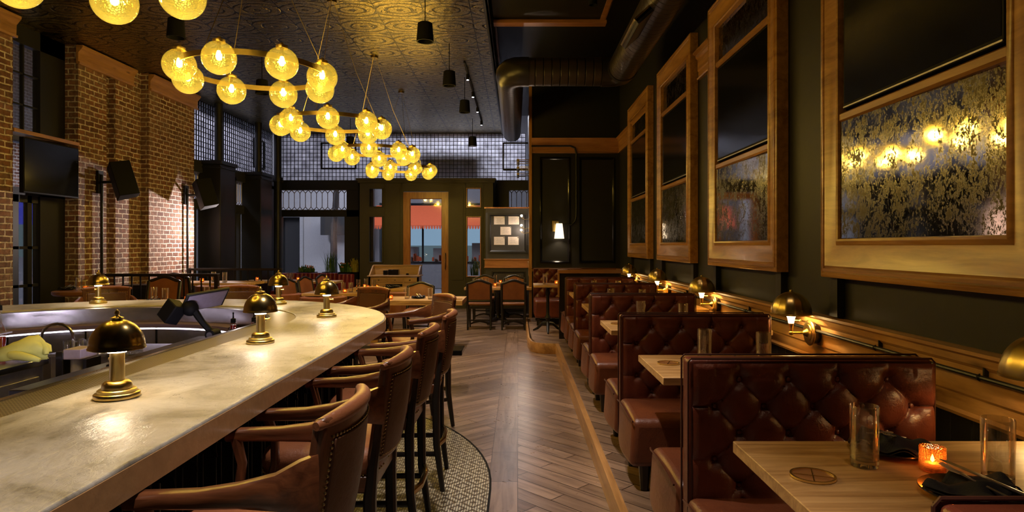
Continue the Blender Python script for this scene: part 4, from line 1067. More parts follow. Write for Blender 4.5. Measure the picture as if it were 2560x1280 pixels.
inst(gl0, (.45,10.65,GZ_), 'glass on the small pedestal table in the far corner', 'tall glasses on the booth tables')
inst(vt0, (.64,10.6,GZ_), 'glowing red votive candle on the small pedestal table in the far corner', 'lit votive candles')
# ------------------------------------------------------------------ dining room furniture
def make_chair():
    t = thing('dining_chair', '', 'chair')
    def ty(z): return -.20-.10*max(0, z-.45)/.5
    pts = []; W = .225
    top = lambda u: .90+.055*(1-(abs(u))**2*1.0)-.02*max(0, abs(u)-.8)*5*0
    q = MB()   # frame round the back
    loop = [(-W, .44), (-W, .88)] + [(W*u, .885+.06*(cos(pi*u)+1)/2) for u in [-.85+.17*i for i in range(11)]] + [(W, .88), (W, .44)]
    q.tube([(x, ty(z), z) for x, z in loop], 0, sec=(.020,.022)); q.tube([(-W, ty(.55), .55), (W, ty(.55), .55)], 0, sec=(.016,.022))
    obj('back_frame', q, 'black_wood', t, smooth=50)
    def pf(u, v, d): 
        uu = -1+2*u; z1 = .875+.06*(cos(pi*uu*.9)+1)/2; z = .575+(z1-.575)*v; return Vector((uu*(W-.018), ty(z)+d*(.4+.6*sin(pi*u)*sin(pi*v)), z))
    q = MB(); q.grid(lambda u, v: pf(u, v, .022), 12, 10); q.grid(lambda u, v: pf(u, v, -.016), 12, 10); obj('back_panel', q, 'leather_tan', t, smooth=80, weld=False)
    q = MB(); q.box(-.235,.235,-.20,.25,.40,.46); obj('seat_frame', q, 'black_wood', t, bevel=.008)
    q = MB(); q.box(-.225,.225,-.19,.245,.455,.505); obj('seat', q, 'leather_tan', t, bevel=.025, seg=3)
    for s in (-1, 1):
        obj('leg', MB().tube([(s*.215,.225,.42), (s*.205,.22,.0)], 0, sec=[(.022,.022), (.015,.015)]), 'black_wood', t)
        obj('leg', MB().tube([(s*.225,-.20,.46), (s*.215,-.21,.2), (s*.215,-.25,.0)], 0, sec=[(.022,.022), (.02,.02), (.017,.017)]), 'black_wood', t)
    obj('stretcher', MB().box(-.21,.21,-.225,-.205,.17,.195), 'black_wood', t); obj('stretcher', MB().prism([(-.19,0), (-.19,.03), (-.1,.07), (0,.085), (.1,.07), (.19,.03), (.19,0), (.12,.03), (0,.055), (-.12,.03)], 0, .02, Matrix.Translation((0,.02,.07)) @ Matrix.Rotation(pi/2, 4, 'X')), 'black_wood', t); return t
dc0 = make_chair(); G_ = 'carved black dining chairs with leather backs'
for x, y, r, z, lb in ((-.735,12.35,0,0,'left of the two leather backed dining chairs seen square from behind'), (-.085,12.35,0,0,'right of the two leather backed dining chairs seen square from behind'),
    (-.73,13.72,pi,0,'dining chair facing us across the near right table, left'), (-.08,13.72,pi,0,'dining chair facing us across the near right table, right'),
    (-4.20,12.3,-pi/2-.35,0,'dining chair left of the middle bar lamp, nearest of the side-on row'), (-4.15,13.2,-pi/2-.3,0,'dining chair in the side-on row, second back'), (-4.10,14.2,-pi/2-.3,0,'dining chair in the side-on row, third back'),
    (-1.72,11.05,pi,0,'dining chair behind the long pale table, its rounded leather back showing'),
    (-5.48,10.5,0,.2,'dining chair behind the railing at the left, dark back to us'), (-4.35,9.3,2.5,0,'dining chair between the bar and the railing'),
    (-5.1,8.95,pi,.2,'dark backed chair beyond the table behind the bar')):
    inst(dc0, (x,y,z+(.004 if z else 0)), lb, G_, r)
def make_dtable(name, w, d, label, loc, z=.76, mat='oak', th=.05, legmat='black_wood', round_=False):
    t = thing(name, label, 'table', loc)
    if round_: obj('tabletop', MB().lathe([(0,z-th), (w-.02,z-th), (w,z-th+.02), (w,z-.006), (w-.006,z), (0,z)], 48), mat, t)
    else: obj('tabletop', MB().box(-w/2,w/2,-d/2,d/2,z-th,z), mat, t, bevel=.004)
    if legmat == 'oak':
        for s in (-1, 1):
            obj('leg', MB().box(s*w*.36-.06, s*w*.36+.06, -.05, .05, .06, z-th), 'oak', t, bevel=.004); obj('foot', MB().box(s*w*.36-.05, s*w*.36+.05, -d*.42, d*.42, 0, .06), 'oak', t, bevel=.006)
        obj('stretcher', MB().box(-w*.36, w*.36, -.03, .03, .2, .27), 'oak', t)
    else:
        obj('pedestal', MB().lathe([(.05,.08), (.07,.14), (.04,.2), (.06,.45), (.035,.6), (.1,z-th)], 16), legmat, t)
        for k in range(4):
            a = pi/4+pi/2*k; obj('foot', MB().tube([(0,0,.13), (.15*cos(a),.15*sin(a),.09), (.3*cos(a),.3*sin(a),.025)], [.035,.03,.022], 8), legmat, t)
    return t
make_dtable('long_table', 1.66, .82, 'long pale wood table with thick top right behind the curved end of the bar', (-1.68,10.19,0), .76, 'oak', .075, 'oak')
make_dtable('dining_table', 1.35, .62, 'wood table behind the two leather backed chairs at the right', (-.40,13.05,0))
make_dtable('dining_table', 1.2, .6, 'second wood table back at the right, under the notice panel', (-.42,14.45,0))
make_dtable('dining_table', 1.1, .75, 'wood table with three candles in front of the host desk', (-2.75,12.7,0))
make_dtable('dining_table', 1.0, .75, 'wood table left of the host desk, behind the third bar lamp', (-3.3,11.6,0))
make_dtable('round_table', .44, 0, 'round high wood table by the brick wall, above the left bar stool', (-5.95,8.9,.2), .78, 'trim_wood', .06, 'black_wood', True)
make_dtable('dining_table', 1.15, .62, 'wood table with a candle behind the far side of the bar', (-4.62,8.15,0), .89)
make_dtable('dining_table', 1.75, .75, 'long wood table behind the black railing', (-5.5,11.3,.2), .76)
make_dtable('dining_table', .7, .6, 'wood table in front of the red banquette, middle', (-5.25,15.25,0), .78)
make_dtable('dining_table', .6, .6, 'wood table in front of the red banquette, right', (-4.45,14.9,0), .78)
make_dtable('dining_table', .6, .6, 'wood table in front of the red banquette, left', (-6.1,15.08,0), .78)
GG = 'glasses on the dining tables'; VG = 'lit votive candles'; PG = 'dark napkin plates on the dining tables'
def atz(px, y): return (px-1295)/1600*y
for px, y, z, lb in ((932,10.0,.76,'left glass on the long pale table'), (1018,10.1,.76,'middle glass on the long pale table'), (1076,10.0,.76,'right glass on the long pale table'),
    (197,8.85,.98,'glass on the round high table at the left'), (385,8.2,.89,'left glass on the table behind the bar'), (413,8.05,.89,'second glass on the table behind the bar'), (517,8.3,.89,'glass beside the payment screen on the table behind the bar'),
    (461,11.2,.96,'leftmost glass on the table behind the railing'), (534,11.3,.96,'middle glass on the table behind the railing'), (562,11.1,.96,'right glass on the table behind the railing'),
    (1186,12.95,.76,'glass before the left leather chair'), (1205,13.2,.76,'second glass at the near right table'), (1218,12.9,.76,'third glass at the near right table'), (1268,12.95,.76,'glass above the gap between the two chairs'), (1298,12.95,.76,'rightmost glass at the near right table'),
    (1212,14.4,.76,'glass on the second right table, left'), (1238,14.4,.76,'glass on the second right table, middle left'), (1271,14.4,.76,'glass on the second right table, middle right'), (1298,14.4,.76,'glass on the second right table, right'),
    (896,12.55,.76,'glass on the candle table, left'), (915,12.9,.76,'glass on the candle table, middle'), (935,12.5,.76,'glass on the candle table, right'), (858,11.55,.76,'glass on the table behind the third lamp, left'), (877,11.5,.76,'glass on the table behind the third lamp, right'),
    (720,15.3,.78,'glass before the red banquette, left'), (728,15.2,.78,'glass before the red banquette, beside the second lamp')):
    inst(gl0, (atz(px,y), y, z+.0008), lb, GG)
for px, y, z, lb in ((977,10.0,.76,'votive candle on the long pale table'), (215,8.75,.98,'votive candle on the round high table at the left'), (468,8.1,.89,'votive candle on the table behind the bar'), (912,12.8,.76,'votive candle on the candle table, left'), (919,12.5,.76,'votive candle on the candle table, front'),
    (943,12.6,.76,'votive candle on the candle table, right'), (862,11.4,.76,'votive candle right of the third lamp shade'), (643,15.2,.78,'votive candle left of the second lamp shade'), (745,15.2,.78,'votive candle before the red banquette'), (1238,13.2,.76,'votive candle between the two leather chairs'),
    (1251,14.35,.76,'votive candle on the second right table, left'), (1254,13.05,.76,'votive candle behind the gap of the two chairs'), (505,11.2,.96,'votive candle on the table behind the railing')):
    inst(vt0, (atz(px,y), y, z+.0008), lb, VG)
for px, y, z, r, lb in ((1046,10.2,.76,.4,'napkin plate on the long pale table'), (905,9.98,.76,1.2,'napkin plate at the left end of the long pale table'), (170,8.95,.98,0,'napkin plate on the round high table'), (262,8.8,.98,1,'second napkin plate on the round high table'), (380,8.0,.89,.2,'napkin plate on the table behind the bar'),
    (970,12.6,.76,.5,'napkin plate on the candle table'), (985,12.8,.76,1.5,'second napkin plate on the candle table'), (430,11.25,.96,1.5,'napkin plate on the table behind the railing'), (907,11.6,.76,1,'napkin plate on the table behind the third lamp'), (1190,13.1,.76,1,'napkin plate behind the left leather chair'), (1285,13.15,.76,1,'napkin plate behind the right leather chair')):
    inst(ps0, (atz(px,y), y, z+.0008), lb, PG, r)
inst(rg0, (atz(1147,10.0),10.0,.7608), 'round brass coaster at the right end of the long pale table', None, 0)
# bench with black pad
t = thing('pad_bench', 'low bench with a black pad sticking out beside the last bar stool', 'bench', (-1.35,7.15,0))
obj('pad', MB().box(-.9,.74,-.18,.18,.40,.455), 'black_gloss', t, bevel=.008)
for s in (-.6, .45): obj('leg', MB().box(s-.04,s+.04,-.15,.15,0,.40), 'oak', t, bevel=.005)
# channel backed armchairs
def make_barrel():
    t = thing('channel_armchair', '', 'armchair')
    q = MB(); n = 84
    def pt(k, z, inner):
        a = pi*1.12*k/n - pi*.06 + pi; rr = .31 + (0 if inner else .06) + (.016*abs(sin(7*pi*k/n)) if not inner else -.016*abs(sin(7*pi*k/n)))
        return Vector((rr*cos(a), rr*sin(a)*.95, z))
    loops = []
    for k in range(n+1): loops.append([pt(k,.30,0), pt(k,.74,0), pt(k,.76,1), pt(k,.44,1)])
    q.loft(loops); obj('channel_back', q, 'leather_tan', t, smooth=60); obj('seat', MB().lathe([(0,.30), (.30,.30), (.31,.42), (.27,.46), (0,.465)], 32), 'leather_tan', t, smooth=50)
    for a in (.8, 2.3, 3.9, 5.4): obj('leg', MB().tube([(.2*cos(a),.2*sin(a),.31), (.26*cos(a),.26*sin(a),0)], [.02,.012], 8), 'black_wood', t)
    return t
ba0 = make_barrel()
for x, y, r, z, lb in ((-4.88,10.52,.3,.204,'tan channel backed armchair at the table behind the railing'), (-4.2,11.3,.5,0,'tan channel backed armchair right of the second bar lamp'), (-3.25,10.7,.2,0,'tan channel backed armchair between the second and third bar lamps'), (-2.2,11.85,.0,0,'tan channel backed armchair before the host desk')):
    inst(ba0, (x,y,z), lb, 'tan channel backed armchairs', r)
# red banquettes by the windows
for i, (x0, x1, y, lb) in enumerate(((-6.3,-4.7,16.55,'long burgundy channelled banquette under the far window'), (-4.5,-4.1,15.9,'short burgundy channelled banquette by the plants'))):
    t = thing('window_banquette', lb, 'banquette', (x0, y, 0), 0, 'burgundy banquettes under the window'); w_ = x1-x0; n = int(w_/.1)
    def bf(u, v, w_=w_, n=n):
        return Vector((u*w_, -.05*abs(sin(pi*n*u))**.6 + .06 - .02*sin(pi*v), .45+.43*v))
    obj('channel_back', MB().grid(bf, n*6, 8), 'burgundy', t, smooth=80); obj('back_frame', MB().box(0,w_,.06,.2,0,.89), 'burgundy', t, bevel=.03)
    obj('seat', MB().box(0,w_,-.5,.05,.12,.46), 'burgundy', t, bevel=.04)
# railings
def railing(label, x0, x1, y, z0, zt):
    t = thing('railing', label, 'railing', (x0, y, z0), 0, 'black railings of the raised floor'); h = zt-z0; w_ = x1-x0
    obj('handrail', MB().box(0,w_,-.04,.04,h-.045,h), 'black_wood', t, bevel=.005); obj('bottom_rail', MB().box(0,w_,-.02,.02,.08,.11), 'black_wood', t)
    for xx in (0, w_-.06): obj('post', MB().box(xx, xx+.06,-.03,.03,0,h-.045), 'black_wood', t)
    n = int(w_/.13); b0 = None
    for k in range(1, n):
        if b0 is None: b0 = b = obj('baluster', MB().box(-.009,.009,-.009,.009,.11,h-.045), 'iron', t)
        else: b = b0.copy(); col.objects.link(b); b.parent = t
        b.location = (w_*k/n, 0, 0)
railing('black railing before the brick wall, behind the bar', XL+.02, -4.70, 10.05, .2, 1.16)
railing('black railing farther back, below the dark pilasters', XL+.2, -4.60, 12.45, .2, 1.16)
t = thing('side_board', 'black low cabinet behind the railing by the brick wall', 'cabinet', (-6.05,10.5,.204)); obj('cabinet_body', MB().box(-.45,.25,-.02,.35,0,.75), 'black_wood', t, bevel=.01); obj('door', MB().box(-.43,-.12,-.035,-.02,.05,.7), 'black_paint', t); obj('door', MB().box(-.10,.22,-.035,-.02,.05,.7), 'black_paint', t)
# host desk
hd = thing('host_desk', 'light wood host desk with drawers and a raised rim, standing left of the door', 'desk', (-3.50,15.0,0))
W_ = 1.17
obj('desk_body', MB().box(0,W_,0,.06,.0,.86).box(0,.04,0,.5,0,.86).box(W_-.04,W_,0,.5,0,.86).box(.04,W_-.04,.02,.5,0,.5), 'desk_wood', hd)
obj('desk_surface', MB().box(-.03,W_+.03,-.04,.54,.87,.90), 'desk_wood', hd, bevel=.008)
obj('top_rail', MB().box(0,W_,.50,.54,.90,1.11).box(-.01,W_+.01,.48,.56,1.11,1.135), 'desk_wood', hd)
for s in (0, W_-.03): obj('side_panel', MB().prism([(0,.90), (.54,.90), (.54,1.12), (.38,1.12)], 0, .03, Matrix(((0,0,1,s), (1,0,0,0), (0,1,0,0), (0,0,0,1)))), 'desk_wood', hd)
for a, b, kn in ((.06,.42,(.24,)), (.44,.80,(.62,)), (.83,1.11,(.97,))):
    d = obj('drawer', MB().box(a,b,-.012,0,.74,.85), 'desk_wood', hd, bevel=.004)
    for k_ in kn: obj('knob', MB().sphere((k_,-.025,.795), .016, 10, 8), 'bronze_cut', d)
d = obj('door', MB().box(.83,1.11,-.012,0,.05,.71), 'desk_wood', hd, bevel=.004); obj('knob', MB().sphere((.86,-.025,.4), .014, 10, 8), 'bronze_cut', d)
obj('shelf_shade_plate', MB().box(.40,.79,-.006,-.001,.60,.70), 'black_matte', hd)  # black plate painting the shade of an open shelf on the solid front
t = thing('desk_phone', 'black desk telephone set on the host desk', 'telephone', (-2.98,15.25,.901)); obj('body', MB().box(-.10,.14,-.08,.1,0,.13), 'black_gloss', t, bevel=.01); obj('handset', MB().box(-.22,-.12,-.08,.08,0,.11), 'black_gloss', t, bevel=.015)
o = tag(obj('card_reader', MB().box(-2.66,-2.60,15.2,15.28,.901,.94), 'black_gloss', None, bevel=.006), 'tiny black card reader right of the desk telephone', 'card reader')
# plants
def plant(label, loc, n, h, spread, mat, kind='blade', flower=None, group=None):
    t = thing('potted_plant', label, 'plant', loc, 0, group); rnd = random.Random(int(abs(loc[0])*100)+n)
    obj('planter', MB().box(-spread*.8, spread*.8, -.12, .12, 0, .18), 'black_matte', t)
    q = MB()
    for k in range(n):
        a = rnd.uniform(0, 2*pi); bx, by = rnd.uniform(-spread*.6, spread*.6), rnd.uniform(-.08,.08); hh = h*rnd.uniform(.5,1); lean = rnd.uniform(.05,.5)*hh
        w_ = .008 if kind == 'blade' else .035
        p0 = Vector((bx,by,.16)); p1 = p0+Vector((cos(a)*lean*.3, sin(a)*lean*.3, hh*.6)); p2 = p0+Vector((cos(a)*lean, sin(a)*lean, hh)); s_ = Vector((-sin(a)*w_, cos(a)*w_, 0))
        q.add([p0-s_*.6, p0+s_*.6, p1+s_, p1-s_, p2], [(0,1,2,3), (3,2,4)])
    obj('foliage', q, mat, t, smooth=0, weld=False)
    if flower:
        q = MB()
        for k in range(14): q.sphere((rnd.uniform(-spread,spread)*.6, rnd.uniform(-.1,.05), .16+h*rnd.uniform(.5,.9)), .02, 6, 4)
        obj('blossom', q, flower, t, weld=False)
PGp = 'plants on the window ledge'
plant('tall spiky grass plant on the ledge under the far window', (-5.0,17.0,.72), 70, .65, .22, 'leaf_green', group=PGp)
plant('leafy plant with pale flowers right of the spiky grass', (-4.55,17.0,.72), 70, .30, .25, 'leaf_green', 'leaf', 'blossom_pink', PGp)
plant('yellow leaved plant beside the dark vestibule post', (-4.32,17.0,.72), 50, .42, .12, 'leaf_yellow', 'leaf', None, PGp)
plant('low green plant at the left end of the window ledge', (-5.6,17.0,.72), 60, .22, .3, 'leaf_green', 'leaf', 'blossom_pink', PGp)
plant('green plant with yellow leaves seen through the window right of the door', (-1.15,17.0,.62), 60, .55, .16, 'leaf_green', group=PGp)
plant('yellow flowering plant right of the door, behind glass', (-.92,17.0,.62), 36, .50, .10, 'leaf_yellow', 'leaf', None, PGp)

# ------------------------------------------------------------------ behind the bar
ub = thing('underbar', 'curved stainless steel underbar with violet mats inside the bar', 'underbar', (-3,4.4,0))
A1, A2, A3 = off(upath(1.19,1.09,y0=1.0)), off(upath(1.04,.94,y0=1.0)), off(upath(1.01,.91,y0=1.0))
A1, A2, A3 = [[p for p in P if p[0] < .72 and p[1] > -.2] for P in (A1, A2, A3)]
obj('mat', uband(MB(), A1, A2, .90, .945), 'purple_mat', ub, smooth=60); obj('led_strip', uband(MB(), [p for p in off(upath(1.009,.909,y0=1.0)) if p[0] < .72 and p[1] > -.2], [p for p in off(upath(1.003,.903,y0=1.0)) if p[0] < .72 and p[1] > -.2], .908, .918), 'led_white', ub)
obj('steel_front', uband(MB(), A2, A3, .12, .925), 'steel', ub, smooth=60)
for k in (8, 16, 24, 32, 40):
    a = pi*k/48; obj('panel_seam', MB().box(-.006,.006,-.004,.004,.12,.92, Matrix.Translation((1.008*cos(a),.908*sin(a),0)) @ Matrix.Rotation(a-pi/2, 4, 'Z')), 'black_matte', ub)
t = thing('steel_counter', 'stainless prep counter with drawers at the left, inside the bar', 'counter', (-3.63,3.2,0))
obj('counter_body', MB().box(-.72,.68,-.9,.78,0,.86), 'steel_dark', t, bevel=.006); obj('worktop', MB().box(-.74,.70,-.92,.80,.86,.90), 'steel', t, bevel=.004)
for a, b in ((-.5,.1), (.15,.72)):
    d = obj('drawer', MB().box(.68,.70,a,b,.45,.80), 'steel_dark', t, bevel=.004); obj('handle', MB().box(.70,.712,a+.12,b-.14,.60,.70), 'black_matte', d)
    obj('lock', MB().sphere((.705,b-.06,.66), .014, 8, 6), 'steel', d)
t = thing('glass_rack_counter', 'lower steel shelf unit heaped with clear glass beside the nearest lamp', 'counter', (-2.78,4.6,0))
obj('counter_body', MB().box(-.42,.24,-.22,.22,0,.84), 'steel_dark', t, bevel=.006); obj('worktop', MB().box(-.43,.25,-.24,.23,.84,.86), 'steel', t)
rnd = random.Random(3); cup = tag(obj('rocks_glass', MB().lathe([(0,0), (.030,0), (.036,.08), (.033,.08), (.027,.01), (0,.01)], 20), 'thin_clear'), '', 'glass')
for k in range(12):
    inst(cup, (-3.10+.085*(k % 6)+.0, 4.42+.09*(k//6), .8605), 'clear short glass upturned in the cluster behind the nearest lamp', 'short glasses on the steel shelf')
t = thing('towel_dispenser', 'black and pale lilac box dispenser on a white post, right of the yellow glove', 'dispenser', (-2.81,4.09,-.02))
obj('post', MB().lathe([(0,.02), (.042,.02), (.042,.9), (0,.9)], 20), 'white_ceramic', t); obj('lilac_box', MB().box(-.055,.055,-.06,.1,.90,.965), 'lilac_plastic', t, bevel=.004); obj('dark_case', MB().box(-.105,-.056,-.06,.1,.55,.95), 'black_wood', t, bevel=.006); obj('side_case', MB().box(.056,.08,-.04,.1,.3,.90), 'black_wood', t)
# yellow glove
t = thing('rubber_glove', 'crumpled yellow green rubber glove lying on the steel counter', 'glove', (-2.99,3.84,.905), .3)
q = MB(); n = 28; loops = []
rr = [(-.16,.035,.028), (-.12,.05,.04), (-.07,.055,.05), (-.02,.06,.062), (.04,.06,.075), (.09,.05,.078), (.125,.035,.06), (.14,.012,.03)]
for x, b, c in rr:
    loops.append([Vector((x+.006*sin(5*2*pi*k/n), b*cos(2*pi*k/n)*(1+.10*sin(3*2*pi*k/n+x*40)), .004+c*.95+c*.9*sin(2*pi*k/n)*(1+.14*sin(4*2*pi*k/n+x*30)))) for k in range(n)])
q.loft(loops); q.tube([(-.02,-.05,.05), (.04,-.085,.045), (.10,-.10,.03), (.14,-.105,.018)], [.026,.024,.02,.012], 12); q.tube([(.11,.0,.10), (.14,-.02,.07), (.145,-.03,.04)], [.022,.02,.014], 10); q.tube([(.09,.04,.10), (.135,.03,.075), (.145,.02,.045)], [.02,.02,.014], 10)
obj('glove', q, 'glove', t, smooth=80)
# jars, bottles, tray
def jar(label, loc, r, h, fill, fz):
    t = thing('storage_jar', label, 'jar', loc, 0, 'glass jars on the steel counter')
    obj('glass_wall', MB().lathe([(r*.8,0), (r,.015), (r*1.02,h*.4), (r*.95,h*.75), (r*.78,h*.86), (r*.78,h), (r*.74,h), (r*.74,h*.86), (r*.9,h*.74), (r*.96,h*.4), (r*.94,.015), (0,.006)], 28, cap=False), 'thin_clear', t, smooth=60)
    obj('contents', MB().lathe([(0,.007), (r*.9,.016), (r*.94,fz*.6), (r*.88,fz), (0,fz)], 24), fill, t)
jar('big glass jar of yellow citrus at the left edge', (-2.98,3.52,.9005), .055, .18, 'citrus_yellow', .09)
jar('squat glass jar of orange preserve beside the yellow glove', (-3.04,3.66,.9005), .048, .13, 'preserve_orange', .075)
jar('glass jar of green herbs between the citrus and orange jars', (-3.17,3.70,.9005), .05, .14, 'herb_green', .10)
t = thing('steel_tray', 'thin steel tray laid across the jars at the left edge', 'tray', (-3.16,3.72,1.082), .15); obj('tray', MB().box(-.22,.16,-.07,.07,0,.008), 'steel', t)
def bottle(label, loc, liq, h=.26, r=.03, neckmat='black_matte', group='bottles inside the bar'):
    t = thing('bottle', label, 'bottle', loc, 0, group)
    obj('glass_body', MB().lathe([(0,0), (r,0), (r,h*.55), (r*.8,h*.64), (r*.38,h*.74), (r*.36,h), (0,h)], 24), 'thin_clear', t, smooth=50)
    obj('liquid', MB().lathe([(0,.004), (r*.93,.004), (r*.93,h*.45), (0,h*.45)], 20), liq, t)
    obj('stopper', MB().lathe([(0,h), (r*.45,h), (r*.42,h+.03), (r*.12,h+.035), (r*.1,h+.07), (0,h+.07)], 12), neckmat, t)
bottle('dark capped bottle, tallest of the group at the left edge', (-3.20,4.25-.3,.9005), 'liquid_red', .30, .033); bottle('bottle of red liquid left of the tallest one', (-3.29,3.95,.9005), 'liquid_red', .24, .03); bottle('bottle with pink label at the very left edge', (-3.40,3.95,.9005), 'lilac_plastic', .23, .03, 'paper')
# curved faucet
t = thing('faucet', 'chrome gooseneck faucet behind the yellow glove', 'faucet', (-3.42,4.75,.55)); obj('spout', MB().tube([(.12*cos(pi*k/10)-.0, 0, .36+.11*sin(pi*k/10)) for k in range(11)] , .010, 10).tube([(.12,0,-.55), (.12,0,.36)], .012, 10), 'steel', t)
# payment terminal shelf
t = thing('terminal_shelf', 'black shelf inside the bar carrying the payment terminal', 'shelf', (-2.15,3.95,0)); obj('shelf_top', MB().box(-.32,.31,-.85,1.0,.86,.90), 'black_wood', t, bevel=.006); obj('shelf_body', MB().box(-.28,.29,-.8,.95,0,.86), 'black_paint', t)
p = thing('payment_terminal', 'tilted touch screen payment terminal on a black arm behind the bar lamps', 'cash register', (-2.08,4.45,.9005))
obj('foot', MB().lathe([(0,0), (.10,0), (.10,.012), (.05,.022), (0,.022)], 32), 'black_matte', p); obj('hinge', MB().box(-.07,.0,-.03,.03,.015,.08).tube([(-.04,-.05,.085), (-.04,.05,.085)], .034, 20), 'black_matte', p)
obj('hinge_cap', MB().tube([(-.04,-.056,.085), (-.04,-.050,.085)], .020, 20), 'steel', p)
obj('arm', MB().tube([(-.04,0,.085), (-.10,-.03,.17), (-.15,-.05,.26)], 0, sec=[(.035,.022), (.030,.02), (.04,.025)]), 'black_matte', p, smooth=50)
TL = Vector((-.155,-.12,.36)); ta, tb = Vector((.183,.235,.032)), Vector((-.10,.095,-.128)); tn = ta.cross(tb).normalized()
if tn.y > 0: tn = -tn
obj('tablet', MB().loft([[TL, TL+ta, TL+ta+tb, TL+tb], [v-tn*.02 for v in (TL, TL+ta, TL+ta+tb, TL+tb)]]), 'charcoal', p, bevel=.005)
ia = TL+ta*.05+tb*.06; obj('display', MB().loft([[v+tn*.001 for v in (ia, ia+ta*.9, ia+ta*.9+tb*.88, ia+tb*.88)], [v+tn*.002 for v in (ia, ia+ta*.9, ia+ta*.9+tb*.88, ia+tb*.88)]]), 'lilac_plastic', p, smooth=0)
M = Matrix.Translation((-.27,-.10,.25)) @ Matrix.Rotation(radians(35), 4, 'Y') @ Matrix.Rotation(radians(-25), 4, 'Z')
obj('card_scanner', MB().box(-.055,.055,-.05,.05,-.07,.07,M), 'black_matte', p, bevel=.008); obj('neck', MB().sphere((-.17,-.06,.27), .055, 16, 10), 'black_matte', p)
def flask(label, loc):
    t = thing('bitters_flask', label, 'bottle', loc, 0, 'pourer bottles by the middle lamp')
    obj('glass_body', MB().lathe([(0,0), (.045,.004), (.058,.03), (.045,.06), (.024,.085), (.022,.13), (0,.13)], 28), 'thin_clear', t, smooth=60); obj('liquid', MB().lathe([(0,.085), (.021,.087), (.020,.115), (0,.115)], 16), 'liquid_red', t)
    obj('pourer', MB().lathe([(0,.13), (.018,.13), (.018,.16), (.006,.165), (.004,.19), (.007,.205), (0,.21)], 12), 'black_matte', t)
flask('round clear flask with a black pourer, nearest the middle lamp', (-2.10,4.72,.9005)); flask('clear flask with black pourer, second in line', (-1.98,4.80,.9005)); flask('small clear flask with pourer just left of the middle lamp', (-1.90,4.66,.9005))
t = thing('book_tray', 'black tray and papers on the shelf in front of the payment terminal', 'tray', (-2.12,3.75,.9005)); obj('tray', MB().box(-.2,.2,-.15,.15,0,.03), 'black_gloss', t, bevel=.006)

# ------------------------------------------------------------------ street outside
st = struct('ground_street', MB().box(-30,10,17.35,40,-.12,-.02).box(-30,-7.2,-2,17.35,-.12,-.02), 'pave_out', smooth=0)
b = thing('shop_building', 'lit shop across the street with a red awning, seen through the door glass', 'building', (0,24,0))
obj('wall', MB().box(-9.2,-5.2,0,.4,0,7).box(-5.2,-1.2,0,.4,0,.95).box(-5.2,-1.2,0,.4,3.2,7).box(-1.2,3,0,.4,0,7), 'grey_wall_out', b, smooth=0)
obj('window_bar', MB().box(-5.2,-1.2,-.03,0,.93,1.0).box(-4.6,-4.54,-.03,0,.95,3.2).box(-3.6,-3.53,-.03,0,.95,3.2).box(-2.0,-1.94,-.03,0,.95,3.2), 'black_matte', b)
obj('lit_interior', MB().box(-5.2,-1.2,1.6,1.65,1.6,3.2), 'shop_light', b, smooth=0); obj('lit_interior', MB().box(-5.2,-1.2,1.7,1.75,.9,1.6), 'shop_dim', b, smooth=0)
obj('shelf', MB().box(-5.1,-3.9,1.0,1.3,.9,1.55).box(-3.3,-2.9,.9,1.2,.9,1.5).box(-1.8,-1.3,1,1.3,.9,1.7), 'cream_out', b)
q = MB(); rnd = random.Random(5)
for k in range(34): x = rnd.uniform(-5.1,-1.3); q.box(x, x+.07, .7,.8, 1.0, 1.0+rnd.uniform(.1,.3))
obj('stock', q, 'awning_red', b, weld=False)
aw = thing('awning', 'long red awning over the lit shop across the street', 'awning', (0,24,0))
obj('canopy', MB().loft([[Vector(p) for p in ((-5.3,-.04,3.1), (-5.3,-.6,2.35), (-5.3,-.58,2.33), (-5.3,-.04,3.06))], [Vector(p) for p in ((-1.1,-.04,3.1), (-1.1,-.6,2.35), (-1.1,-.58,2.33), (-1.1,-.04,3.06))]]), 'awning_red', aw, smooth=0)
q = MB()
for k in range(42): x = -5.3+.1*k; q.add([(x,-.6,2.35), (x+.1,-.6,2.35), (x+.085,-.6,2.24), (x+.05,-.6,2.19), (x+.015,-.6,2.24)], [(0,1,2,3,4)])
obj('valance', q, 'awning_red', aw, smooth=0, weld=False)
b = thing('grey_building', 'grey building with a black doorway across the street behind the far window', 'building', (-9.2,23.5,0))
obj('wall', MB().box(-3.6,.46,0,.4,0,7).box(.46,1.2,0,.4,2.65,7).box(1.2,3.6,0,.4,0,7).box(1.2,1.32,-.05,0,0,2.8), 'cream_out', b, smooth=0); obj('doorway', MB().box(.46,1.2,.3,.4,0,2.65), 'dark_out', b); obj('sign_board', MB().box(2.1,3.2,-.5,-.3,1.98,2.75), 'dark_out', b)
b = thing('brick_building', 'dark brick building front outside beyond the left windows', 'building', (-13,0,0))
obj('wall', MB().box(-.4,0,-2,26,0,9), 'brick', b, smooth=0); obj('window', MB().box(0,.05,11,12,4,7).box(0,.05,13,14,4,7).box(0,.05,16,17.2,1,3), 'shop_dim', b); obj('base_course', MB().box(0,.1,-2,26,0,1.3), 'cream_out', b)
t = tag(obj('awning', MB().loft([[Vector((-12.995,14.6,3.0)), Vector((-12.3,14.6,2.2)), Vector((-12.995,14.6,2.15))], [Vector((-12.995,19.2,3.0)), Vector((-12.3,19.2,2.2)), Vector((-12.995,19.2,2.15))]]), 'blue_glow', None, smooth=0), 'glowing blue awning outside, behind the glass door at the left', 'awning')
t = tag(obj('street_tree', MB().tube([(-5.9,20.5,0), (-5.9,20.5,2.2), (-5.8,20.5,3.6)], [.12,.1,.08], 10), 'dark_out'), 'dark tree trunk on the street behind the far window', 'tree')

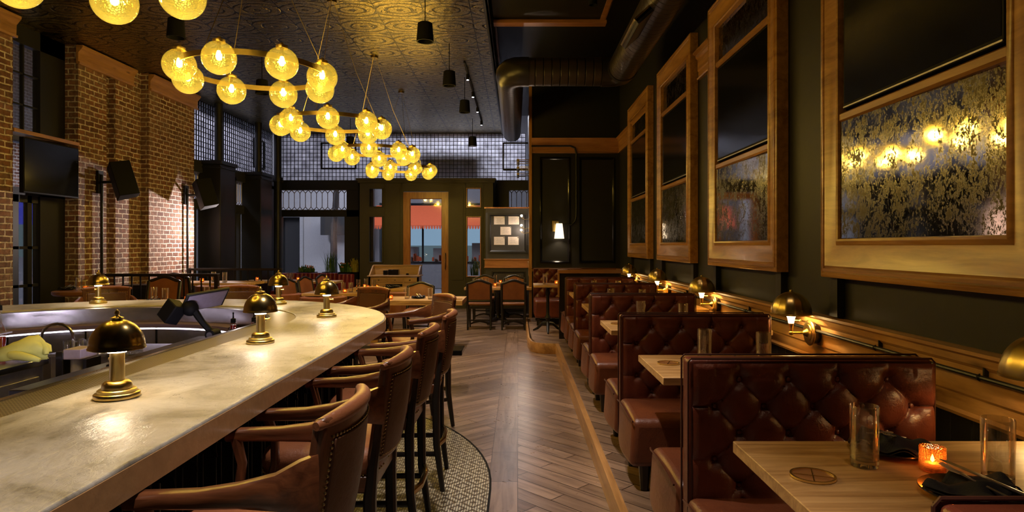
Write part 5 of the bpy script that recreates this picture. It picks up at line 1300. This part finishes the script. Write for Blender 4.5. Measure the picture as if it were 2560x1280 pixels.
t = tag(obj('sign_board', MB().box(-2.75,-.98,17.55,17.62,3.62,4.28), 'trim_wood'), 'wide brown board hanging outside behind the gridded window', 'sign board')
# ------------------------------------------------------------------ lights
AR = 'AREA'
light(AR, 'street_light', (-2.5,20.5,6.2), 260, (.84,.85,1), (8,1.2), (radians(-35),0,0))
light(AR, 'street_light', (-1.2,18.6,5.6), 90, (.85,.88,1), (2.2,.5), (radians(-62),0,0))
light(AR, 'street_light', (-10.8,14.5,7.6), 900, (.86,.84,1), (1.2,5), (0,radians(-55),0))
light(AR, 'street_light', (-10.8,16.2,5.0), 110, (.65,.75,1), (1.0,2.5), (0,radians(-20),0))
light(AR, 'street_light', (-3,21,5.5), 160, (.8,.85,1), (8,1.0), (radians(20),0,0))
light('SPOT', 'added_brick_spot', (-5.75,13.1,2.1), 330, (1,.84,.82), .02, (Vector((-6.49,11.9,1.75))-Vector((-5.75,13.1,2.1))).to_track_quat('-Z','Y').to_euler(), spot_size=radians(115), spot_blend=1.0)  # added spot without a fixture, throws the pale patch on the brick pier
for x, y, p_ in ((-1.08,7.44,60), (-1.02,9.5,80), (-.95,11.4,80), (-1.03,14.5,60), (-3.9,7.3,40), (-4.0,10.0,60), (-3.8,14.5,60), (-.35,5.3,85), (-.35,3.1,85), (-.35,.9,85), (-.35,-1.2,70)):  # the last entries are fill for the added, unseen pendants
    light('SPOT', 'can_light', (x, y, 3.985), p_*3.3, (1,.86,.78), .05, (0,0,0), spot_size=radians(58), spot_blend=.6)

def make_down():  # unseen spots added to fill the booths with light
    t = thing('added_fill_spot', 'small black ceiling spot added unseen above the booths for fill light', 'spotlight'); obj('housing', MB().lathe([(0,0), (.05,0), (.055,-.10), (.045,-.10), (.04,-.02), (0,-.02)], 20), 'black_matte', t); return t
dn0 = make_down()
for i, y in enumerate((-.4, 1.3, 3.0, 4.7, 6.4, 8.1)):
    o = dn0 if i == 0 else dup(dn0, (0,0,0)); o.location = (.95, y, 4.745); o['group'] = 'added fill spots over the booths'
    light('SPOT', 'added_booth_fill', (.95, y, 4.63), 34, (1,.66,.40), .05, (Vector((1.0, y+1.1, .9))-Vector((.95, y, 4.63))).to_track_quat('-Z','Y').to_euler(), spot_size=radians(50), spot_blend=.7)

t = thing('track_light', 'thin black ceiling track with four tiny bright spots right of the can pendants', 'track light', (-.88, 13.1, CZ-.03))
obj('track', MB().box(-.015,.015,-2.6,2.7,0,.028), 'black_matte', t)
for y in (-1.9, -.6, .8, 2.3):
    h_ = obj('spot_head', MB().lathe([(0,0), (.028,0), (.028,-.10), (0,-.10)], 16, (0,y,-.001)), 'black_matte', t); obj('lens', MB().lathe([(0,-.101), (.02,-.101), (.02,-.104), (0,-.104)], 12, (0,y,0)), 'pin_light', h_)

obj('led_strip', MB().box(1.135,1.150,-3.3,-.3,.925,.935), 'led_white', bar)  # added strip hidden from view, brightens the steel counter
light(AR, 'added_underbar_fill', (-1.87, 2.6, .92), 17, (.92,.82,1), (.03,3.0), (0, radians(72), 0))  # added fill for the bar interior, its source is unseen
